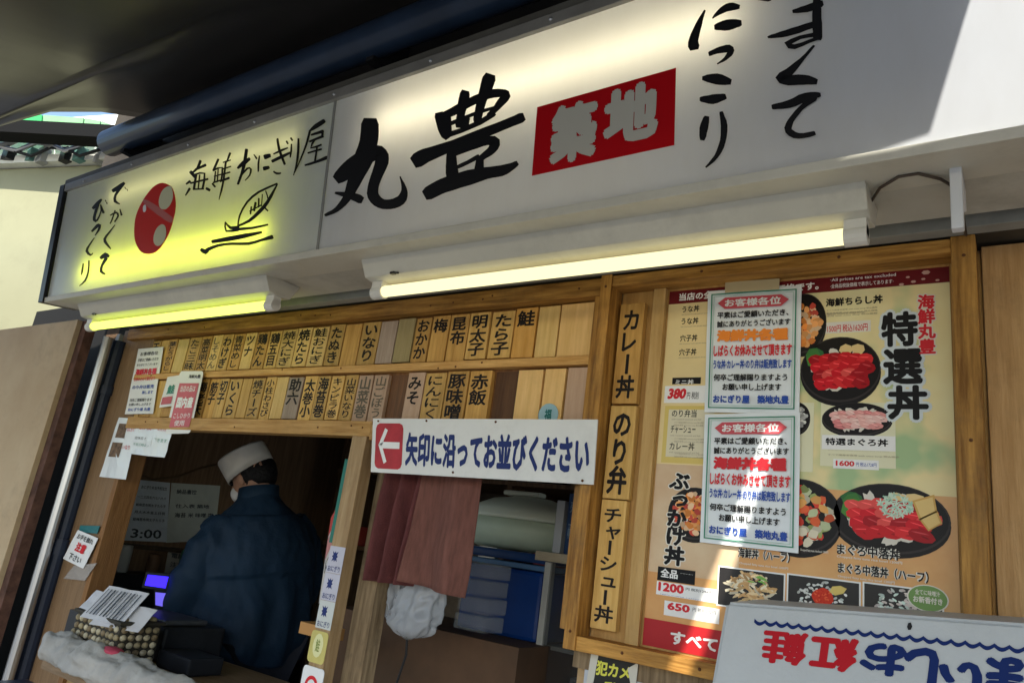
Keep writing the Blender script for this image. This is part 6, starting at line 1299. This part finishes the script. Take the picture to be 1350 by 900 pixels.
bk = thing('bucket', 'dark navy plastic crate at the very bottom left of the hatch', 'crate', (-3.2, 1.5, .55))
boxo('tub', (-2.80, 1.25, .60), (-2.45, 1.37, .83), mat('navy_tub', (.012, .02, .05), .3), bk, bev=.012)

# ================================================================ COOK
def skin_mesh(joints, edges, sub=2):
    me = bpy.data.meshes.new('fig'); me.from_pydata([j[0] for j in joints], edges, [])
    o = bpy.data.objects.new('fig', me); COL.objects.link(o)
    md = o.modifiers.new('s', 'SKIN')
    for i, j in enumerate(joints):
        me.skin_vertices[0].data[i].radius = j[1]; me.skin_vertices[0].data[i].use_root = (i == 0)
    sb = o.modifiers.new('d', 'SUBSURF'); sb.levels = sub; sb.render_levels = sub
    bpy.context.view_layer.update()
    r_ = bpy.data.meshes.new_from_object(o.evaluated_get(bpy.context.evaluated_depsgraph_get()))
    bpy.data.objects.remove(o); return r_
SKIN = mat('skin', (.42, .24, .16), .5, var=.06)
NJ = mat('navy_jacket', (.008, .025, .050), .7, var=.2, scale=5, bump=.45, bscale=26, spec=.25)
PX, PY, PZ, PR = -2.81, 2.235, .06, R(84)
person = thing('person', 'person in dark navy jacket and white cap with his back to the street, looking down', 'person', (PX, PY, PZ))
MW = Matrix.Translation((PX, PY, PZ)) @ Matrix.Rotation(PR, 4, 'Z') @ Matrix.Translation((.03, 0, .75)) @ Matrix.Rotation(R(-7), 4, 'Y') @ Matrix.Rotation(R(-4), 4, 'X') @ Matrix.Translation((0, 0, -.75))
def place(me): me.transform(MW); return me
# local: +Y forward, +X right
J = [((0, 0, .90), (.14, .11)), ((0, -.01, 1.10), (.13, .10)), ((0, -.02, 1.28), (.16, .11)), ((0, -.015, 1.40), (.09, .08)), ((0, .01, 1.47), (.052, .055)), ((0, .035, 1.53), (.06, .07)), ((0, .05, 1.60), (.078, .095)), ((0, .045, 1.67), (.065, .08)),
     ((-.15, -.01, 1.34), (.055, .055)), ((-.235, .04, 1.08), (.045, .045)), ((-.19, .28, .99), (.035, .035)), ((-.18, .36, .99), (.026, .018)),
     ((.15, -.01, 1.34), (.055, .055)), ((.235, .04, 1.08), (.045, .045)), ((.19, .28, .99), (.035, .035)), ((.18, .36, .99), (.026, .018)),
     ((-.10, 0, .82), (.09, .09)), ((-.11, .01, .45), (.060, .060)), ((-.11, -.01, .08), (.042, .042)), ((-.11, .12, .035), (.040, .03)),
     ((.10, 0, .82), (.09, .09)), ((.11, .01, .45), (.060, .060)), ((.11, -.01, .08), (.042, .042)), ((.11, .12, .035), (.040, .03))]
E_ = [(0, 1), (1, 2), (2, 3), (3, 4), (4, 5), (5, 6), (6, 7), (2, 8), (8, 9), (9, 10), (10, 11), (2, 12), (12, 13), (13, 14), (14, 15), (0, 16), (16, 17), (17, 18), (18, 19), (0, 20), (20, 21), (21, 22), (22, 23)]
# fingers grown from the palm
for sd, base in ((-1, 11), (1, 15)):
    bx, by, bz = J[base][0]
    for k, (dx, L) in enumerate(((-.024, .055), (-.008, .068), (.009, .064), (.025, .05))):
        i = len(J)
        J.append(((bx + dx, by + .035, bz), (.009, .008))); J.append(((bx + dx * 1.1, by + .035 + L * .5, bz - .012), (.008, .008))); J.append(((bx + dx * 1.1, by + .035 + L * .8, bz - .034), (.0065, .0065)))
        E_ += [(base, i), (i, i + 1), (i + 1, i + 2)]
    i = len(J)
    J.append(((bx - sd * .035, by + .0, bz - .004), (.010, .010))); J.append(((bx - sd * .05, by + .035, bz - .02), (.009, .009)))
    E_ += [(base, i), (i, i + 1)]
obj('body', place(skin_mesh(J, E_)), SKIN, person, smooth=True)
# head turned to his left and bowed: ears, nose, eyes
HM = Matrix.Translation((0, .065, 1.572)) @ Matrix.Rotation(R(24), 4, 'Z') @ Matrix.Rotation(R(-24), 4, 'X')
def ell(c, r_, sub=3, fn=None):
    bm = bmesh.new(); bmesh.ops.create_icosphere(bm, subdivisions=sub, radius=1)
    for v in bm.verts:
        n_ = v.co.copy(); v.co = Vector((c[0] + n_.x * r_[0], c[1] + n_.y * r_[1], c[2] + n_.z * r_[2]))
        if fn: fn(v, n_)
    return bm
bm = ell((0, .0, 0), (.078, .098, .115))
def jaw(v, n_): pass
for v in bm.verts:
    if v.co.z < -.02: v.co.x *= 1 - .35 * min(1, (-v.co.z - .02) / .09); v.co.y = v.co.y * (1 - .12 * min(1, (-v.co.z) / .1)) + .015
bm2 = [((0, .105, -.01), (.013, .02, .026)), ((.080, .012, -.005), (.012, .017, .030)), ((-.080, .012, -.005), (.012, .017, .030)), ((0, .095, -.055), (.028, .012, .009))]
for c, r_ in bm2:
    g_ = bmesh.ops.create_icosphere(bm, subdivisions=2, radius=1, matrix=Matrix.Translation(c) @ Matrix.Diagonal((*r_, 1)))
bm.transform(HM); me = bpy.data.meshes.new('head'); bm.to_mesh(me); bm.free()
hd = obj('head', place(me), SKIN, person, smooth=True)
bm = bmesh.new()
for sx in (-.032, .032): bmesh.ops.create_uvsphere(bm, u_segments=10, v_segments=8, radius=.011, matrix=Matrix.Translation((sx, .092, .012)))
bm.transform(HM); me = bpy.data.meshes.new('eyes'); bm.to_mesh(me); bm.free(); obj('eyes', place(me), INK, person, smooth=True)
# hair
def hfn(v, n_):
    f = 1 + .05 * noise.noise(n_ * 9)
    v.co *= f
bm = ell((0, -.012, .012), (.088, .104, .112), 4, hfn)
for v in bm.verts:
    if v.co.y > .0 and v.co.z < .04: v.co.y = .0 + v.co.y * .15
    if v.co.z < -.02 and v.co.y > -.04: v.co.x *= .88
    if v.co.z < -.055: v.co.z = -.055 + (v.co.z + .055) * .25
bm.transform(HM); me = bpy.data.meshes.new('hair'); bm.to_mesh(me); bm.free(); obj('hair', place(me), mat('hair_black', (.008, .008, .009), .5, bump=.8, bscale=80), person, smooth=True)
# cap: short upright band, flat creased crown
bm = bmesh.new(); n = 40; ring = []
for lv, (s_, z) in enumerate(((1.0, .035), (1.03, .030), (1.05, .075), (1.05, .128), (1.01, .138), (.85, .134), (.4, .120), (.02, .118))):
    ring.append([bm.verts.new((.092 * s_ * math.cos(2 * math.pi * k / n), -.004 + .112 * s_ * math.sin(2 * math.pi * k / n), z + (.010 * math.sin(2 * math.pi * k / n) if lv > 2 else 0) + .002 * noise.noise(Vector((k * .7, lv, 0))))) for k in range(n)])
for a, b in zip(ring, ring[1:]):
    for k in range(n): bm.faces.new((a[k], a[(k + 1) % n], b[(k + 1) % n], b[k]))
bm.faces.new(ring[-1])
bm.transform(HM @ Matrix.Rotation(R(-7), 4, 'Y') @ Matrix.Rotation(R(-8), 4, 'X')); me = bpy.data.meshes.new('cap'); bm.to_mesh(me); bm.free(); obj('cap', place(me), mat('cap_white', (.78, .75, .68), .8, var=.04, bump=.2), person, smooth=True)
# jacket: one remeshed surface with hem, yoke and folds
def jacket():
    bm = bmesh.new(); seg = 40
    prof = [(.78, .205, .165, .0), (.82, .215, .175, .0), (.86, .232, .185, -.005), (.96, .240, .185, -.01), (1.06, .235, .18, -.015), (1.16, .230, .175, -.02), (1.26, .220, .168, -.025), (1.33, .200, .15, -.02), (1.385, .155, .12, -.012), (1.41, .12, .095, -.005), (1.43, .085, .085, .005), (1.455, .076, .080, .012), (1.462, .06, .065, .015)]
    rings = [[bm.verts.new((rx * math.cos(2 * math.pi * k / seg), cy + ry * math.sin(2 * math.pi * k / seg), z)) for k in range(seg)] for z, rx, ry, cy in prof]
    for a, b in zip(rings, rings[1:]):
        for k in range(seg): bm.faces.new((a[k], a[(k + 1) % seg], b[(k + 1) % seg], b[k]))
    bm.faces.new(rings[0][::-1]); bm.faces.new(rings[-1])
    for sx in (-1, 1):
        tube(bm, [(sx * .13, -.015, 1.355), (sx * .20, -.01, 1.28), (sx * .235, .01, 1.15), (sx * .25, .05, 1.04), (sx * .235, .16, .99), (sx * .20, .25, .985), (sx * .185, .29, .99)], [.070, .080, .078, .074, .068, .060, .055], 16)
    me = bpy.data.meshes.new('jk'); bm.to_mesh(me); bm.free()
    o = bpy.data.objects.new('jk', me); COL.objects.link(o)
    md = o.modifiers.new('r', 'REMESH'); md.mode = 'VOXEL'; md.voxel_size = .009
    sm = o.modifiers.new('sm', 'SMOOTH'); sm.iterations = 12; sm.factor = .6
    bpy.context.view_layer.update()
    r_ = bpy.data.meshes.new_from_object(o.evaluated_get(bpy.context.evaluated_depsgraph_get()))
    bpy.data.objects.remove(o)
    for v in r_.vertices:
        v.co.x *= 1.16; v.co.y *= 1.05
        if v.co.z > 1.12: v.co.z += .075 * max(0, 1 - abs(v.co.x) / .30) ** 1.2 * min(1, (v.co.z - 1.12) / .22) - .012 * min(1, (v.co.z - 1.12) / .2)
    r_.update()
    nrm = [v.normal.copy() for v in r_.vertices]
    for v, n_ in zip(r_.vertices, nrm):
        c = v.co
        d = 0
        if c.y < .02 and abs(c.x) < .26:                       # back folds and yoke flap
            d += .012 if 1.155 < c.z < 1.40 else 0
            if c.z <= 1.155: d += .008 * math.sin(c.x * 38 + 2 * noise.noise(c * 3)) * min(1, (1.155 - c.z) / .12)
        d += .005 * noise.noise(Vector((c.x * 9 + c.z * 3, c.y * 9, c.z * 4))) + .006 * (abs(noise.noise(Vector((c.x * 16 + c.z * 7, c.y * 16, c.z * 5)))) - .2) + .004 * noise.noise(Vector((c.x * 30, c.y * 30, c.z * 14)))
        if abs(c.x) > .18: d += .0028 * math.sin(c.z * 45 + c.x * 40 + 4 * noise.noise(c * 5))
        v.co = c + n_ * d
    return r_
obj('jacket', place(jacket()), NJ, person, smooth=True)
me = skin_mesh([((0, 0, .86), (.17, .135)), ((-.105, 0, .80), (.11, .11)), ((-.115, .01, .45), (.08, .08)), ((-.115, -.01, .10), (.065, .07)), ((.105, 0, .80), (.11, .11)), ((.115, .01, .45), (.08, .08)), ((.115, -.01, .10), (.065, .07))], [(0, 1), (1, 2), (2, 3), (0, 4), (4, 5), (5, 6)])
obj('trousers', place(me), mat('trousers_dark', (.02, .022, .03), .8, var=.2), person, smooth=True)
# collar and mask
bm = bmesh.new(); n = 28; ra = []
for z, rx, ry in ((1.475, .090, .094), (1.528, .086, .092), (1.528, .078, .084)):
    ra.append([bm.verts.new((rx * math.cos(2 * math.pi * k / n), .012 + ry * math.sin(2 * math.pi * k / n), z + .012 * math.sin(2 * math.pi * k / n + 3.1))) for k in range(n)])
for a, b in zip(ra, ra[1:]):
    for k in range(n): bm.faces.new((a[k], a[(k + 1) % n], b[(k + 1) % n], b[k]))
me = bpy.data.meshes.new('collar'); bm.to_mesh(me); bm.free(); obj('collar', place(me), NJ, person, smooth=True)
bm = ell((0, .085, -.045), (.062, .035, .045), 3); bm.transform(HM)
me = bpy.data.meshes.new('face_mask'); bm.to_mesh(me); bm.free(); obj('face_mask', place(me), mat('mask_white', (.6, .6, .6), .8), person, smooth=True)
